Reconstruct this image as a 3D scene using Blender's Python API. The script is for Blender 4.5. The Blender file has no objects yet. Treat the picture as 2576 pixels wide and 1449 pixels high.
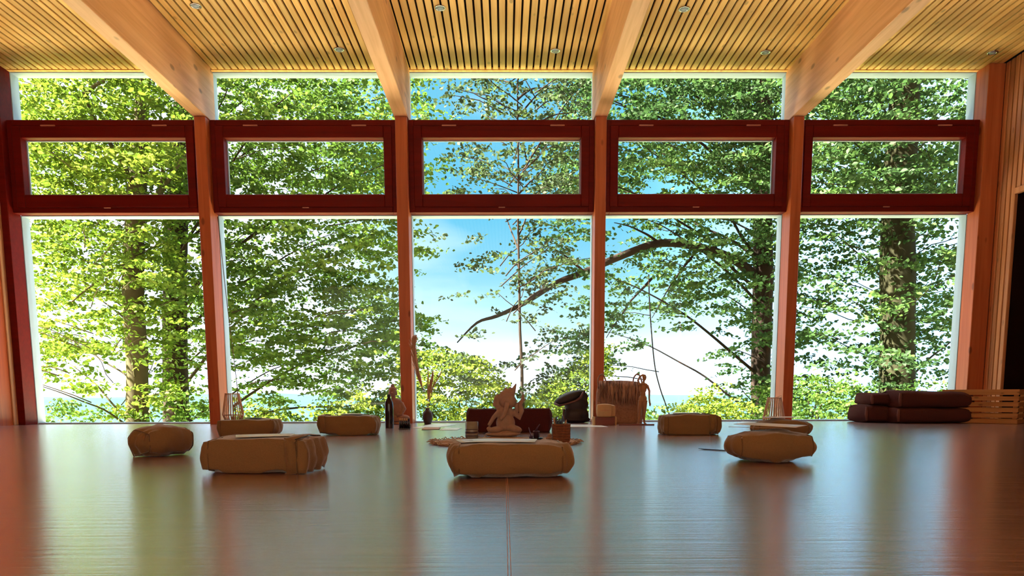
import bpy, math, random
import numpy as np
from mathutils import Vector, Matrix, Euler, noise
random.seed(7)
rng = np.random.default_rng(7)
PI = math.pi
sc = bpy.context.scene
COL = sc.collection

# ---------------------------------------------------------------- camera
W, H = 2576, 1449
F = 1860.0                       # focal length in pixels of the 2576 px wide frame
PPY = 1214.0                     # row of the optical axis (the photograph is an off-centre crop)
CAM = Vector((0, 0, 0.28))
Rcam = (Matrix.Rotation(math.radians(-0.55), 3, 'Z') @ Matrix.Rotation(math.radians(90 - 6.93), 3, 'X')
        @ Matrix.Rotation(math.radians(-0.22), 3, 'Z'))
cd = bpy.data.cameras.new('camera')
cam = bpy.data.objects.new('camera', cd)
COL.objects.link(cam)
cam.matrix_world = Matrix.Translation(CAM) @ Rcam.to_4x4()
cd.sensor_width = 36
cd.lens = F / W * 36
cd.shift_y = (PPY - H / 2) / W
cd.clip_start = 0.02
cd.clip_end = 20000
sc.camera = cam

# ---------------------------------------------------------------- colour management and light
sc.view_settings.view_transform = 'Standard'
sc.view_settings.look = 'None'
sc.view_settings.gamma = 1
sc.view_settings.exposure = 1.25
sc.view_settings.use_curve_mapping = False
sc.cycles.max_bounces = 10
sc.cycles.diffuse_bounces = 5
sc.cycles.glossy_bounces = 4
sc.cycles.transparent_max_bounces = 12
sc.cycles.sample_clamp_indirect = 6
sc.cycles.caustics_reflective = False
sc.cycles.caustics_refractive = False

world = bpy.data.worlds.new('sky')
sc.world = world
world.use_nodes = True
nt = world.node_tree
nt.nodes.clear()
N = lambda t: nt.nodes.new(t)
out = N('ShaderNodeOutputWorld'); bg = N('ShaderNodeBackground')
tc = N('ShaderNodeTexCoord'); sep = N('ShaderNodeSeparateXYZ')
nt.links.new(tc.outputs['Generated'], sep.inputs[0])
ramp = N('ShaderNodeValToRGB')
nt.links.new(sep.outputs['Z'], ramp.inputs[0])
cr = ramp.color_ramp
stops = [(0.0, (.85, 1.05, 1.3)), (0.045, (.60, .80, .98)), (0.085, (.30, .48, .58)), (0.15, (.15, .35, .46)), (0.22, (.08, .29, .43)), (0.44, (.09, .29, .43)), (0.62, (2.2, 2.3, 2.4)), (1.0, (2.2, 2.3, 2.4))]  # last stops: sky overhead, out of view, brightened as added fill for the ceiling
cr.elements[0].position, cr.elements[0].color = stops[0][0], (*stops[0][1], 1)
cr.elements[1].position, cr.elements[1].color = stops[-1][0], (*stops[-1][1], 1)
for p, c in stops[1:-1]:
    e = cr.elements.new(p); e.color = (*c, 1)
# thin bright cloud, stronger towards the left
cloud = N('ShaderNodeTexNoise'); cloud.inputs['Scale'].default_value = 3.0; cloud.inputs['Detail'].default_value = 6
mp = N('ShaderNodeMapping'); mp.inputs['Scale'].default_value = (1, 1, 5)
nt.links.new(tc.outputs['Generated'], mp.inputs[0]); nt.links.new(mp.outputs[0], cloud.inputs['Vector'])
m1 = N('ShaderNodeMath'); m1.operation = 'MULTIPLY_ADD'; m1.inputs[1].default_value = -1.6; m1.inputs[2].default_value = -0.15
nt.links.new(sep.outputs['X'], m1.inputs[0])
m2 = N('ShaderNodeMath'); m2.operation = 'ADD'; m2.use_clamp = True
m3 = N('ShaderNodeMath'); m3.operation = 'MULTIPLY_ADD'; m3.inputs[1].default_value = 1.4; m3.inputs[2].default_value = -0.62
nt.links.new(cloud.outputs['Fac'], m3.inputs[0])
nt.links.new(m1.outputs[0], m2.inputs[0]); nt.links.new(m3.outputs[0], m2.inputs[1])
zz = N('ShaderNodeMapRange'); zz.inputs['From Min'].default_value = .44; zz.inputs['From Max'].default_value = .6; zz.inputs['To Min'].default_value = 1; zz.inputs['To Max'].default_value = 0
nt.links.new(sep.outputs['Z'], zz.inputs['Value'])
m4 = N('ShaderNodeMath'); m4.operation = 'MULTIPLY'; nt.links.new(m2.outputs[0], m4.inputs[0]); nt.links.new(zz.outputs[0], m4.inputs[1]); m2 = m4
mx = N('ShaderNodeMix'); mx.data_type = 'RGBA'
nt.links.new(m2.outputs[0], mx.inputs['Factor']); nt.links.new(ramp.outputs[0], mx.inputs['A'])
mx.inputs['B'].default_value = (.62, .66, .72, 1)
# warm tone for the sky behind the camera, made up as unseen fill light
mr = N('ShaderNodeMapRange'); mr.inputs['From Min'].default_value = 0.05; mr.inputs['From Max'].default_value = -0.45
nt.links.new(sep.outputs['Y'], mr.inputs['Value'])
def side(sx, a, b_, colr, prev):
    q = N('ShaderNodeMapRange'); q.interpolation_type = 'SMOOTHSTEP'; q.inputs['From Min'].default_value = a; q.inputs['From Max'].default_value = b_
    nt.links.new(sep.outputs['X'], q.inputs['Value'])
    w_ = N('ShaderNodeMath'); w_.operation = 'MULTIPLY'; nt.links.new(q.outputs[0], w_.inputs[0]); nt.links.new(zz.outputs[0], w_.inputs[1])
    x_ = N('ShaderNodeMix'); x_.data_type = 'RGBA'; nt.links.new(w_.outputs[0], x_.inputs['Factor']); nt.links.new(prev, x_.inputs['A']); x_.inputs['B'].default_value = (*colr, 1)
    return x_.outputs['Result']
hz = side(1, .13, .46, (.58, 1.1, 1.8), mx.outputs['Result'])
hz = side(-1, -.12, -.36, (1.0, 1.2, 1.65), hz)
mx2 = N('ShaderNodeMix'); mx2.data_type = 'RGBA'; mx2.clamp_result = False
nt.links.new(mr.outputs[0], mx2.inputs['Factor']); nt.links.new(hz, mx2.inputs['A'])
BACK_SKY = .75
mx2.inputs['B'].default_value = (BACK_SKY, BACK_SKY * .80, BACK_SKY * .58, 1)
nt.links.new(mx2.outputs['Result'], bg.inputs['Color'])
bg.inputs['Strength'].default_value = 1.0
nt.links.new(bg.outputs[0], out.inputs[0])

sun = bpy.data.lights.new('sun', 'SUN'); sun.energy = 34; sun.angle = math.radians(1.0); sun.color = (1.0, .93, .74)
so = bpy.data.objects.new('sun', sun); COL.objects.link(so)
so.rotation_euler = Vector((0.80, 0.16, -0.75)).to_track_quat('-Z', 'Y').to_euler()

# ---------------------------------------------------------------- pixel <-> place
def ray(u, v):
    return Rcam @ Vector(((u - W / 2) / F, -(v - PPY) / F, -1))
def at(u, v, Y):
    d = ray(u, v); return CAM + d * ((Y - CAM.y) / d.y)
def onz(u, v, z=0.0):
    d = ray(u, v); return CAM + d * ((z - CAM.z) / d.z)

# ---------------------------------------------------------------- materials
def new_mat(name):
    m = bpy.data.materials.new(name); m.use_nodes = True
    t = m.node_tree; b = t.nodes['Principled BSDF']
    return m, t, b
def plain(name, col, rough=.6, spec=.5, metal=0., var=.12, scale=40., bump=0.0, trans=0.):
    m, t, b = new_mat(name)
    tcn = t.nodes.new('ShaderNodeTexCoord'); nz = t.nodes.new('ShaderNodeTexNoise')
    nz.inputs['Scale'].default_value = scale; nz.inputs['Detail'].default_value = 4
    t.links.new(tcn.outputs['Object'], nz.inputs['Vector'])
    mxx = t.nodes.new('ShaderNodeMix'); mxx.data_type = 'RGBA'
    mxx.inputs['A'].default_value = (*[c * (1 - var) for c in col], 1)
    mxx.inputs['B'].default_value = (*[min(1, c * (1 + var)) for c in col], 1)
    t.links.new(nz.outputs['Fac'], mxx.inputs['Factor']); t.links.new(mxx.outputs['Result'], b.inputs['Base Color'])
    b.inputs['Roughness'].default_value = rough; b.inputs['Metallic'].default_value = metal
    b.inputs['Specular IOR Level'].default_value = spec
    b.inputs['Transmission Weight'].default_value = trans
    if bump:
        bp = t.nodes.new('ShaderNodeBump'); bp.inputs['Strength'].default_value = bump; bp.inputs['Distance'].default_value = .004
        t.links.new(nz.outputs['Fac'], bp.inputs['Height']); t.links.new(bp.outputs[0], b.inputs['Normal'])
    return m
def wood(name, light, dark, axis='Z', rough=.55, knots=.6, spec=.4, island=False, kscale=5.0):
    """grain runs along axis; brown knots; optional tone per board"""
    m, t, b = new_mat(name)
    tcn = t.nodes.new('ShaderNodeTexCoord'); mpn = t.nodes.new('ShaderNodeMapping')
    s = [28., 28., 28.]; s['XYZ'.index(axis)] = 1.3
    mpn.inputs['Scale'].default_value = s
    t.links.new(tcn.outputs['Object'], mpn.inputs[0])
    nz = t.nodes.new('ShaderNodeTexNoise'); nz.inputs['Scale'].default_value = 1.0; nz.inputs['Detail'].default_value = 5; nz.inputs['Distortion'].default_value = .6
    t.links.new(mpn.outputs[0], nz.inputs['Vector'])
    r = t.nodes.new('ShaderNodeValToRGB')
    r.color_ramp.elements[0].position = .3; r.color_ramp.elements[0].color = (*dark, 1)
    r.color_ramp.elements[1].position = .68; r.color_ramp.elements[1].color = (*light, 1)
    t.links.new(nz.outputs['Fac'], r.inputs[0])
    mk = t.nodes.new('ShaderNodeMapping'); s2 = [kscale * 2.2] * 3; s2['XYZ'.index(axis)] = kscale
    mk.inputs['Scale'].default_value = s2
    t.links.new(tcn.outputs['Object'], mk.inputs[0])
    vo = t.nodes.new('ShaderNodeTexVoronoi'); vo.inputs['Scale'].default_value = 1.0
    t.links.new(mk.outputs[0], vo.inputs['Vector'])
    kr = t.nodes.new('ShaderNodeMapRange'); kr.inputs['From Min'].default_value = .10; kr.inputs['From Max'].default_value = .17
    kr.inputs['To Min'].default_value = knots; kr.inputs['To Max'].default_value = 0
    t.links.new(vo.outputs['Distance'], kr.inputs['Value'])
    mk2 = t.nodes.new('ShaderNodeMix'); mk2.data_type = 'RGBA'
    t.links.new(kr.outputs[0], mk2.inputs['Factor']); t.links.new(r.outputs[0], mk2.inputs['A'])
    mk2.inputs['B'].default_value = (*[c * .35 for c in dark], 1)
    last = mk2.outputs['Result']
    if island:
        g = t.nodes.new('ShaderNodeNewGeometry'); hs = t.nodes.new('ShaderNodeHueSaturation')
        ma = t.nodes.new('ShaderNodeMapRange'); ma.inputs['To Min'].default_value = .78; ma.inputs['To Max'].default_value = 1.12
        t.links.new(g.outputs['Random Per Island'], ma.inputs['Value']); t.links.new(ma.outputs[0], hs.inputs['Value'])
        t.links.new(last, hs.inputs['Color']); last = hs.outputs[0]
    t.links.new(last, b.inputs['Base Color'])
    b.inputs['Roughness'].default_value = rough; b.inputs['Specular IOR Level'].default_value = spec
    return m
M = {}
M['beam'] = wood('glulam', (.86, .50, .27), (.70, .36, .17), 'Y', .5, .7, kscale=3.2)
M['slat'] = wood('ceiling_pine', (.93, .62, .22), (.78, .44, .12), 'Y', .55, .55, island=True, kscale=4.5)
M['gap'] = plain('dark_felt', (.012, .004, .002), .95, .1)
M['post'] = wood('post_wood', (.50, .13, .045), (.38, .085, .025), 'Z', .45, .7, kscale=4, spec=.3)
M['frame'] = wood('frame_wood', (.15, .006, .003), (.10, .004, .002), 'X', .5, .2, spec=.12)
M['wallslat'] = wood('wall_pine', (.62, .27, .12), (.46, .17, .065), 'Z', .5, .4, island=True)
M['orange'] = wood('orange_wood', (.46, .085, .012), (.33, .05, .007), 'Z', .4, .7, kscale=4)
M['darkdoor'] = wood('dark_door_wood', (.36, .10, .025), (.24, .06, .014), 'Z', .4, .6, kscale=5)
M['trimwood'] = wood('pale_trim_wood', (.66, .36, .20), (.52, .25, .12), 'Z', .5, .4)
M['alu'] = plain('white_aluminium', (.36, .46, .56), .4, .5, 0, .04)
M['hinge'] = plain('hinge_cover', (.45, .16, .11), .35, .6)
M['crate'] = wood('crate_wood', (.60, .30, .11), (.42, .18, .055), 'X', .6, .6, island=True, kscale=8)
M['linen'] = plain('linen', (.25, .15, .07), .9, .15, 0, .16, 260, .35)
M['linen_dark'] = plain('linen_seam', (.17, .10, .05), .9, .1, 0, .1, 260, .3)
for k_ in ('linen', 'linen_dark'):
    b_ = M[k_].node_tree.nodes['Principled BSDF']; b_.inputs['Sheen Weight'].default_value = .7; b_.inputs['Sheen Roughness'].default_value = .35
M['maroon'] = plain('maroon_cloth', (.075, .018, .02), .9, .15, 0, .2, 120, .4)
M['blanket'] = plain('blanket_wool', (.085, .03, .028), .95, .1, 0, .2, 180, .6)
M['blanket_edge'] = plain('blanket_fringe', (.17, .075, .065), .95, .1, 0, .2, 180, .6)
M['paper'] = plain('paper', (.86, .87, .88), .34, 1.0, 0, .02, 20); M['paper'].node_tree.nodes['Principled BSDF'].inputs['IOR'].default_value = 1.9
M['kraft'] = plain('kraft_card', (.55, .36, .26), .7, .2, 0, .05, 60)
M['stone'] = plain('carved_stone', (.36, .235, .195), .8, .25, 0, .3, 34, .6)
M['stone2'] = plain('buddha_stone', (.30, .16, .12), .8, .25, 0, .3, 34, .6)
M['blackglass'] = plain('black_glass', (.012, .005, .008), .08, .6, 0, .1)
M['blackpl'] = plain('black_plastic', (.015, .008, .012), .3, .5, 0, .1)
M['clay'] = plain('dark_clay', (.035, .012, .014), .45, .5, 0, .2)
M['reed'] = plain('dried_reed', (.50, .27, .17), .8, .2, 0, .25, 90)
M['bamboo'] = wood('bamboo', (.50, .25, .13), (.38, .17, .08), 'Z', .5, .1)
M['straw'] = plain('woven_straw', (.48, .33, .24), .85, .2, 0, .35, 70, .8)
M['wicker'] = plain('brown_wicker', (.20, .065, .025), .6, .4, 0, .4, 120, .8)
M['leather'] = plain('black_leather', (.014, .005, .007), .55, .5, 0, .25, 60, .4)
M['leather_edge'] = plain('worn_leather', (.10, .04, .04), .5, .4, 0, .3, 60, .3)
M['jute'] = plain('jute', (.33, .18, .13), .9, .2, 0, .45, 55, .8)
M['strand'] = wood('jute_strand', (.50, .30, .22), (.12, .05, .04), 'Z', .9, .1, island=True)
M['figwood'] = wood('carved_wood', (.42, .21, .11), (.30, .13, .06), 'Z', .4, .2)
M['redbox'] = wood('red_box_wood', (.22, .04, .02), (.14, .022, .01), 'X', .4, .2)
M['cream'] = plain('cream_card', (.52, .33, .17), .6, .3, 0, .12, 30)
M['label'] = plain('dark_label', (.06, .04, .06), .5, .4)
M['steel'] = plain('steel', (.55, .55, .55), .25, .5, 1., .03)
M['pencil'] = plain('pencil_wood', (.50, .26, .14), .5, .4)
M['cord'] = plain('cord', (.14, .12, .07), .8, .2)
M['purple'] = plain('purple_metal', (.10, .045, .08), .3, .6, .4, .1)
M['bark'] = plain('bark_pale', (.075, .063, .036), .9, .1, 0, .45, 9, .9)
M['bark_dark'] = plain('bark_dark', (.030, .020, .017), .9, .1, 0, .45, 9, .9)
M['bark_ivy'] = plain('bark_mossy', (.027, .026, .014), .9, .1, 0, .45, 9, .9)
M['ground'] = plain('forest_floor', (.30, .33, .09), .95, .1, 0, .3, 2)
M['hill'] = plain('far_forest', (.018, .042, .045), .95, .1, 0, .4, .01)
M['bounce_boards'] = wood('bounce_terrace_boards', (.88, .80, .64), (.80, .70, .52), 'X', .7, .2, island=True)
M['deck'] = plain('deck_grey', (.4, .36, .32), .8, .2, 0, .1, 8)

def leafmat(name, c1, c2, c3, trans=.55):
    m = bpy.data.materials.new(name); m.use_nodes = True; t = m.node_tree; t.nodes.clear()
    o = t.nodes.new('ShaderNodeOutputMaterial'); d = t.nodes.new('ShaderNodeBsdfDiffuse'); tr = t.nodes.new('ShaderNodeBsdfTranslucent')
    gl = t.nodes.new('ShaderNodeBsdfGlossy'); gl.inputs['Roughness'].default_value = .6
    g = t.nodes.new('ShaderNodeNewGeometry'); r = t.nodes.new('ShaderNodeValToRGB')
    r.color_ramp.elements[0].color = (*c1, 1); r.color_ramp.elements[1].color = (*c3, 1)
    e = r.color_ramp.elements.new(.55); e.color = (*c2, 1)
    tcn = t.nodes.new('ShaderNodeTexCoord'); nz = t.nodes.new('ShaderNodeTexNoise'); nz.inputs['Scale'].default_value = .8; nz.inputs['Detail'].default_value = 2
    t.links.new(tcn.outputs['Object'], nz.inputs['Vector'])
    ad = t.nodes.new('ShaderNodeMath'); ad.operation = 'MULTIPLY_ADD'; ad.inputs[1].default_value = .55
    mm = t.nodes.new('ShaderNodeMath'); mm.operation = 'MULTIPLY_ADD'; mm.inputs[1].default_value = 1.3; mm.inputs[2].default_value = -.42
    t.links.new(nz.outputs['Fac'], mm.inputs[0]); t.links.new(g.outputs['Random Per Island'], ad.inputs[0]); t.links.new(mm.outputs[0], ad.inputs[2])
    t.links.new(ad.outputs[0], r.inputs[0])
    t.links.new(r.outputs[0], d.inputs[0]); t.links.new(r.outputs[0], tr.inputs[0])
    mi = t.nodes.new('ShaderNodeMixShader'); mi.inputs[0].default_value = trans
    t.links.new(d.outputs[0], mi.inputs[1]); t.links.new(tr.outputs[0], mi.inputs[2])
    mj = t.nodes.new('ShaderNodeMixShader'); mj.inputs[0].default_value = .015
    t.links.new(mi.outputs[0], mj.inputs[1]); t.links.new(gl.outputs[0], mj.inputs[2])
    t.links.new(mj.outputs[0], o.inputs[0])
    return m
M['leaf_left'] = leafmat('beech_leaves_sunny', (0.04011, 0.08022, 0.008755), (0.1094, 0.1823, 0.01605), (0.2188, 0.2771, 0.03646))  # left trees: sunlit tone put into the leaf colour
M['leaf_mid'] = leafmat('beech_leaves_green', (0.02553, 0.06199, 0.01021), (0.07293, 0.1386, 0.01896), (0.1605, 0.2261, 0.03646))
M['leaf_right'] = leafmat('beech_leaves_backlit', (0.01716, 0.0429, 0.01544), (0.0429, 0.09438, 0.02574), (0.103, 0.1802, 0.03861))  # right trees: backlit shade put into the leaf colour
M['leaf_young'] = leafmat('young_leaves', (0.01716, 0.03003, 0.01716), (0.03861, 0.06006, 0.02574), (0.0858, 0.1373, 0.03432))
M['leaf_bush'] = leafmat('bush_leaves', (0.06564, 0.1167, 0.01094), (0.1605, 0.2261, 0.02188), (0.2771, 0.3063, 0.06564))
M['leaf_bush2'] = leafmat('shade_bush_leaves', (0.03432, 0.0858, 0.01287), (0.0858, 0.1716, 0.02574), (0.2059, 0.2746, 0.05148))

# glass pane: straight-through with a weak mirror
gm = bpy.data.materials.new('window_glass'); gm.use_nodes = True; t = gm.node_tree; t.nodes.clear()
o = t.nodes.new('ShaderNodeOutputMaterial'); tr = t.nodes.new('ShaderNodeBsdfTransparent'); tr.inputs[0].default_value = (.97, .99, .98, 1)
gl = t.nodes.new('ShaderNodeBsdfGlossy'); gl.inputs['Roughness'].default_value = 0.01
lw = t.nodes.new('ShaderNodeLayerWeight'); lw.inputs[0].default_value = .5
pw = t.nodes.new('ShaderNodeMath'); pw.operation = 'POWER'; pw.inputs[1].default_value = 5
fr = t.nodes.new('ShaderNodeMath'); fr.operation = 'MULTIPLY_ADD'; fr.inputs[1].default_value = .5; fr.inputs[2].default_value = .012
t.links.new(lw.outputs['Facing'], pw.inputs[0]); t.links.new(pw.outputs[0], fr.inputs[0])
mi = t.nodes.new('ShaderNodeMixShader')
t.links.new(fr.outputs[0], mi.inputs[0]); t.links.new(tr.outputs[0], mi.inputs[1]); t.links.new(gl.outputs[0], mi.inputs[2]); t.links.new(mi.outputs[0], o.inputs[0])
M['glass'] = gm

# floor: glossy sealed floor, fine ripples across the room, a seam down the middle
fm, t, b = new_mat('sealed_floor')
tcn = t.nodes.new('ShaderNodeTexCoord'); mpn = t.nodes.new('ShaderNodeMapping'); mpn.inputs['Scale'].default_value = (2.2, 42, 1)
t.links.new(tcn.outputs['Object'], mpn.inputs[0])
nz = t.nodes.new('ShaderNodeTexNoise'); nz.inputs['Scale'].default_value = 1.0; nz.inputs['Detail'].default_value = 6; nz.inputs['Roughness'].default_value = .6
t.links.new(mpn.outputs[0], nz.inputs['Vector'])
r = t.nodes.new('ShaderNodeValToRGB')
r.color_ramp.elements[0].position = .3; r.color_ramp.elements[0].color = (.20, .085, .085, 1)
r.color_ramp.elements[1].position = .7; r.color_ramp.elements[1].color = (.36, .18, .17, 1)
t.links.new(nz.outputs['Fac'], r.inputs[0]); t.links.new(r.outputs[0], b.inputs['Base Color'])
rr = t.nodes.new('ShaderNodeMapRange'); rr.inputs['To Min'].default_value = .16; rr.inputs['To Max'].default_value = .30
t.links.new(nz.outputs['Fac'], rr.inputs['Value']); t.links.new(rr.outputs[0], b.inputs['Roughness'])
bp = t.nodes.new('ShaderNodeBump'); bp.inputs['Strength'].default_value = .45; bp.inputs['Distance'].default_value = .003
t.links.new(nz.outputs['Fac'], bp.inputs['Height']); t.links.new(bp.outputs[0], b.inputs['Normal'])
b.inputs['IOR'].default_value = 3.6
b.inputs['Coat Weight'].default_value = .7; b.inputs['Coat Roughness'].default_value = .22; b.inputs['Coat IOR'].default_value = 1.9; t.links.new(bp.outputs[0], b.inputs['Coat Normal']); b.inputs['Specular IOR Level'].default_value = .5
M['floor'] = fm

# ---------------------------------------------------------------- mesh building
class MB:
    def __init__(s): s.v = []; s.f = []; s.m = []; s.mi = 0
    def add(s, vs, fs):
        o = len(s.v); s.v.extend([tuple(p) for p in vs]); s.f.extend([tuple(i + o for i in f) for f in fs]); s.m.extend([s.mi] * len(fs)); return s
    def box(s, x0, x1, y0, y1, z0, z1, rot=None, org=None, c=0.0):
        if c > 0 and c < min(x1 - x0, y1 - y0, z1 - z0) / 2:
            pts = []
            for (a, b_, d) in [(x, y, z) for x in (0, 1) for y in (0, 1) for z in (0, 1)]:
                X, Y, Z = (x0, x1)[a], (y0, y1)[b_], (z0, z1)[d]
                sx, sy, sz = (1, -1)[a], (1, -1)[b_], (1, -1)[d]
                pts.append((X, Y + sy * c, Z + sz * c)); pts.append((X + sx * c, Y, Z + sz * c)); pts.append((X + sx * c, Y + sy * c, Z))
            I = lambda a, b_, d, k: (a * 4 + b_ * 2 + d) * 3 + k
            fs = []
            for a in (0, 1): fs.append([I(a, 0, 0, 0), I(a, 0, 1, 0), I(a, 1, 1, 0), I(a, 1, 0, 0)][::(1 if a == 0 else -1)])
            for a in (0, 1): fs.append([I(0, a, 0, 1), I(1, a, 0, 1), I(1, a, 1, 1), I(0, a, 1, 1)][::(1 if a == 0 else -1)])
            for a in (0, 1): fs.append([I(0, 0, a, 2), I(0, 1, a, 2), I(1, 1, a, 2), I(1, 0, a, 2)][::(1 if a == 0 else -1)])
            for a in (0, 1):
                for b_ in (0, 1):
                    fs.append([I(a, b_, 0, 0), I(a, b_, 1, 0), I(a, b_, 1, 1), I(a, b_, 0, 1)])
                    fs.append([I(a, 0, b_, 0), I(a, 1, b_, 0), I(a, 1, b_, 2), I(a, 0, b_, 2)])
                    fs.append([I(0, a, b_, 1), I(1, a, b_, 1), I(1, a, b_, 2), I(0, a, b_, 2)])
            for a in (0, 1):
                for b_ in (0, 1):
                    for d in (0, 1): fs.append([I(a, b_, d, 0), I(a, b_, d, 1), I(a, b_, d, 2)])
        else:
            pts = [(x0, y0, z0), (x1, y0, z0), (x1, y1, z0), (x0, y1, z0), (x0, y0, z1), (x1, y0, z1), (x1, y1, z1), (x0, y1, z1)]
            fs = [(0, 3, 2, 1), (4, 5, 6, 7), (0, 1, 5, 4), (1, 2, 6, 5), (2, 3, 7, 6), (3, 0, 4, 7)]
        if rot is not None:
            org = Vector(org) if org is not None else Vector((0, 0, 0))
            pts = [rot @ (Vector(p) - org) + org for p in pts]
        return s.add(pts, fs)
    def tube(s, path, rad, n=8, cap=True, sq=(1, 1)):
        path = [Vector(p) for p in path]
        if not hasattr(rad, '__len__'): rad = [rad] * len(path)
        vs = []; up0 = None
        for i, p in enumerate(path):
            a = path[max(0, i - 1)]; b_ = path[min(len(path) - 1, i + 1)]
            d = (b_ - a).normalized()
            if up0 is None:
                up0 = Vector((0, 0, 1)) if abs(d.z) < .9 else Vector((0, 1, 0))
            x = up0.cross(d)
            if x.length < 1e-4: x = Vector((1, 0, 0)).cross(d)
            x.normalize(); y = d.cross(x); up0 = y
            for k in range(n):
                an = 2 * PI * k / n
                vs.append(p + x * (math.cos(an) * rad[i] * sq[0]) + y * (math.sin(an) * rad[i] * sq[1]))
        fs = []
        for i in range(len(path) - 1):
            for k in range(n):
                fs.append((i * n + k, i * n + (k + 1) % n, (i + 1) * n + (k + 1) % n, (i + 1) * n + k))
        if cap:
            fs.append(tuple(range(n))[::-1]); fs.append(tuple((len(path) - 1) * n + k for k in range(n)))
        return s.add(vs, fs)
    def lathe(s, prof, c=(0, 0, 0), n=24, sx=1, sy=1):
        vs = [(c[0] + r_ * math.cos(2 * PI * k / n) * sx, c[1] + r_ * math.sin(2 * PI * k / n) * sy, c[2] + z) for r_, z in prof for k in range(n)]
        fs = [(i * n + k, i * n + (k + 1) % n, (i + 1) * n + (k + 1) % n, (i + 1) * n + k) for i in range(len(prof) - 1) for k in range(n)]
        fs.append(tuple(range(n))[::-1]); fs.append(tuple((len(prof) - 1) * n + k for k in range(n)))
        return s.add(vs, fs)
    def ball(s, c, r_, n=14, mvs=10, rot=None):
        r3 = (r_, r_, r_) if not hasattr(r_, '__len__') else r_
        vs = []; fs = []
        for i in range(mvs + 1):
            th = PI * i / mvs
            for k in range(n):
                p = Vector((math.sin(th) * math.cos(2 * PI * k / n) * r3[0], math.sin(th) * math.sin(2 * PI * k / n) * r3[1], math.cos(th) * r3[2]))
                if rot is not None: p = rot @ p
                vs.append(p + Vector(c))
        for i in range(mvs):
            for k in range(n): fs.append((i * n + k, (i + 1) * n + k, (i + 1) * n + (k + 1) % n, i * n + (k + 1) % n))
        return s.add(vs, fs)
    def obj(s, name, mats, parent=None, smooth=False, remesh=0, loc=None):
        me = bpy.data.meshes.new(name); me.from_pydata(s.v, [], s.f)
        for mm_ in (mats if isinstance(mats, (list, tuple)) else [mats]): me.materials.append(M[mm_])
        me.polygons.foreach_set('material_index', s.m)
        if smooth: me.polygons.foreach_set('use_smooth', [True] * len(me.polygons))
        me.validate(); me.update()
        o_ = bpy.data.objects.new(name, me); COL.objects.link(o_)
        if parent is not None: o_.parent = parent
        if loc is not None: o_.location = loc
        if remesh:
            md = o_.modifiers.new('remesh', 'REMESH'); md.mode = 'VOXEL'; md.voxel_size = remesh; md.use_smooth_shade = True
            sm = o_.modifiers.new('smooth', 'SMOOTH'); sm.factor = .5; sm.iterations = 3
        return o_
def tag(o_, label=None, cat=None, group=None, kind=None):
    if label: o_['label'] = label
    if cat: o_['category'] = cat
    if group: o_['group'] = group
    if kind: o_['kind'] = kind
    return o_
def thing(name, label, cat, loc=(0, 0, 0), rz=0, group=None):
    e = bpy.data.objects.new(name, None); COL.objects.link(e); e.location = loc; e.rotation_euler = (0, 0, rz)
    e.empty_display_size = .1
    return tag(e, label, cat, group)
def struct(o_): o_['kind'] = 'structure'; return o_

# ================================================================ THE ROOM
YP = 6.90          # room-side face of the posts
YG = 7.10          # back of the posts, room-side face of the outer frames
YO = 7.22          # outside face
XL, XR = -4.52, 4.47
YB = -4.2          # back of the room
ZC = at(1288, 180, YG).z
ZB = at(1288, 292, YP).z           # beam underside / top of posts
zt = lambda v: at(1288, v, 7.0).z
Z1, Z2, Z3, Z4 = zt(301), zt(347), zt(489), zt(534)
# posts: left/right edge pixel at the foot
PX = []
for a, b_ in ((528, 555), (1010, 1038), (1492, 1518), (1967, 1992)):
    x0 = onz(a, 1064, 0); xa = at(a, 1064, YP).x; xb = at(b_, 1064, YP).x
    PX.append((xa, xb))
# floor
mb = MB(); mb.box(XL - .3, XR + .75, YB - .3, YO, -.12, 0)
struct(mb.obj('floor', 'floor'))
mb = MB()
for i in range(13): mb.box(-9, 9, YO + .03 + i * .14, YO + .03 + i * .14 + .132, -.16, -.12, c=.003)
struct(mb.obj('trim_7', 'bounce_boards'))  # pale boards added out of view to bounce sunlight onto the ceiling
# seam strips between the floor sheets are hairline grooves: two thin flush welds
for i, u in enumerate((1277, 1284)):
    xx = onz(u, 1400).x
    mb = MB(); mb.box(xx - .0006, xx + .0006, YB, YG, 0, .0004)
    tag(struct(mb.obj('trim_%d' % (i + 8), 'wallslat')), 'thin seam line in the glossy floor')
# ceiling : slats (geometry) under a dark backing
mb = MB(); mb.mi = 1
mb.box(XL - .3, XR + .3, YB - .3, YO + .0, ZC + .02, ZC + .10)
mb.mi = 0
pitch = .0615
edges = [XL] + [v for p in PX for v in (p[0] - .01, p[1] + .01)] + [XR]
x = XL + .004
while x < XR - .05:
    mb.box(x, x + pitch - .0155, YB, YG - .045, ZC, ZC + .02, c=.002)
    x += pitch
mb.box(XL, XR, YG - .035, YG + .10, ZC - .004, ZC + .02)
struct(mb.obj('ceiling', ['slat', 'gap']))
mb = MB(); mb.box(XL - .3, XR + .3, YB - .3, YO + .1, ZC + .10, ZC + .4); struct(mb.obj('trim_1', 'gap'))   # roof build-up
# beams and posts
for i, (xa, xb) in enumerate(PX):
    names = ['first', 'second', 'third', 'fourth']
    mb = MB(); mb.box(xa - .01, xb + .01, YB, YG + .02, ZB, ZC + .02, c=.004)
    o_ = mb.obj('ceiling_beam', 'beam'); tag(o_, 'pale timber ceiling beam running to the window wall, %s from the left' % names[i], 'beam', 'ceiling beams', 'structure')
    mb = MB(); mb.box(xa, xb, YP, YG, 0, ZB, c=.003)
    o_ = mb.obj('window_post', 'post'); tag(o_, 'reddish timber post between the window bays, %s from the left' % names[i], 'post', 'window wall posts', 'structure')
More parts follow.
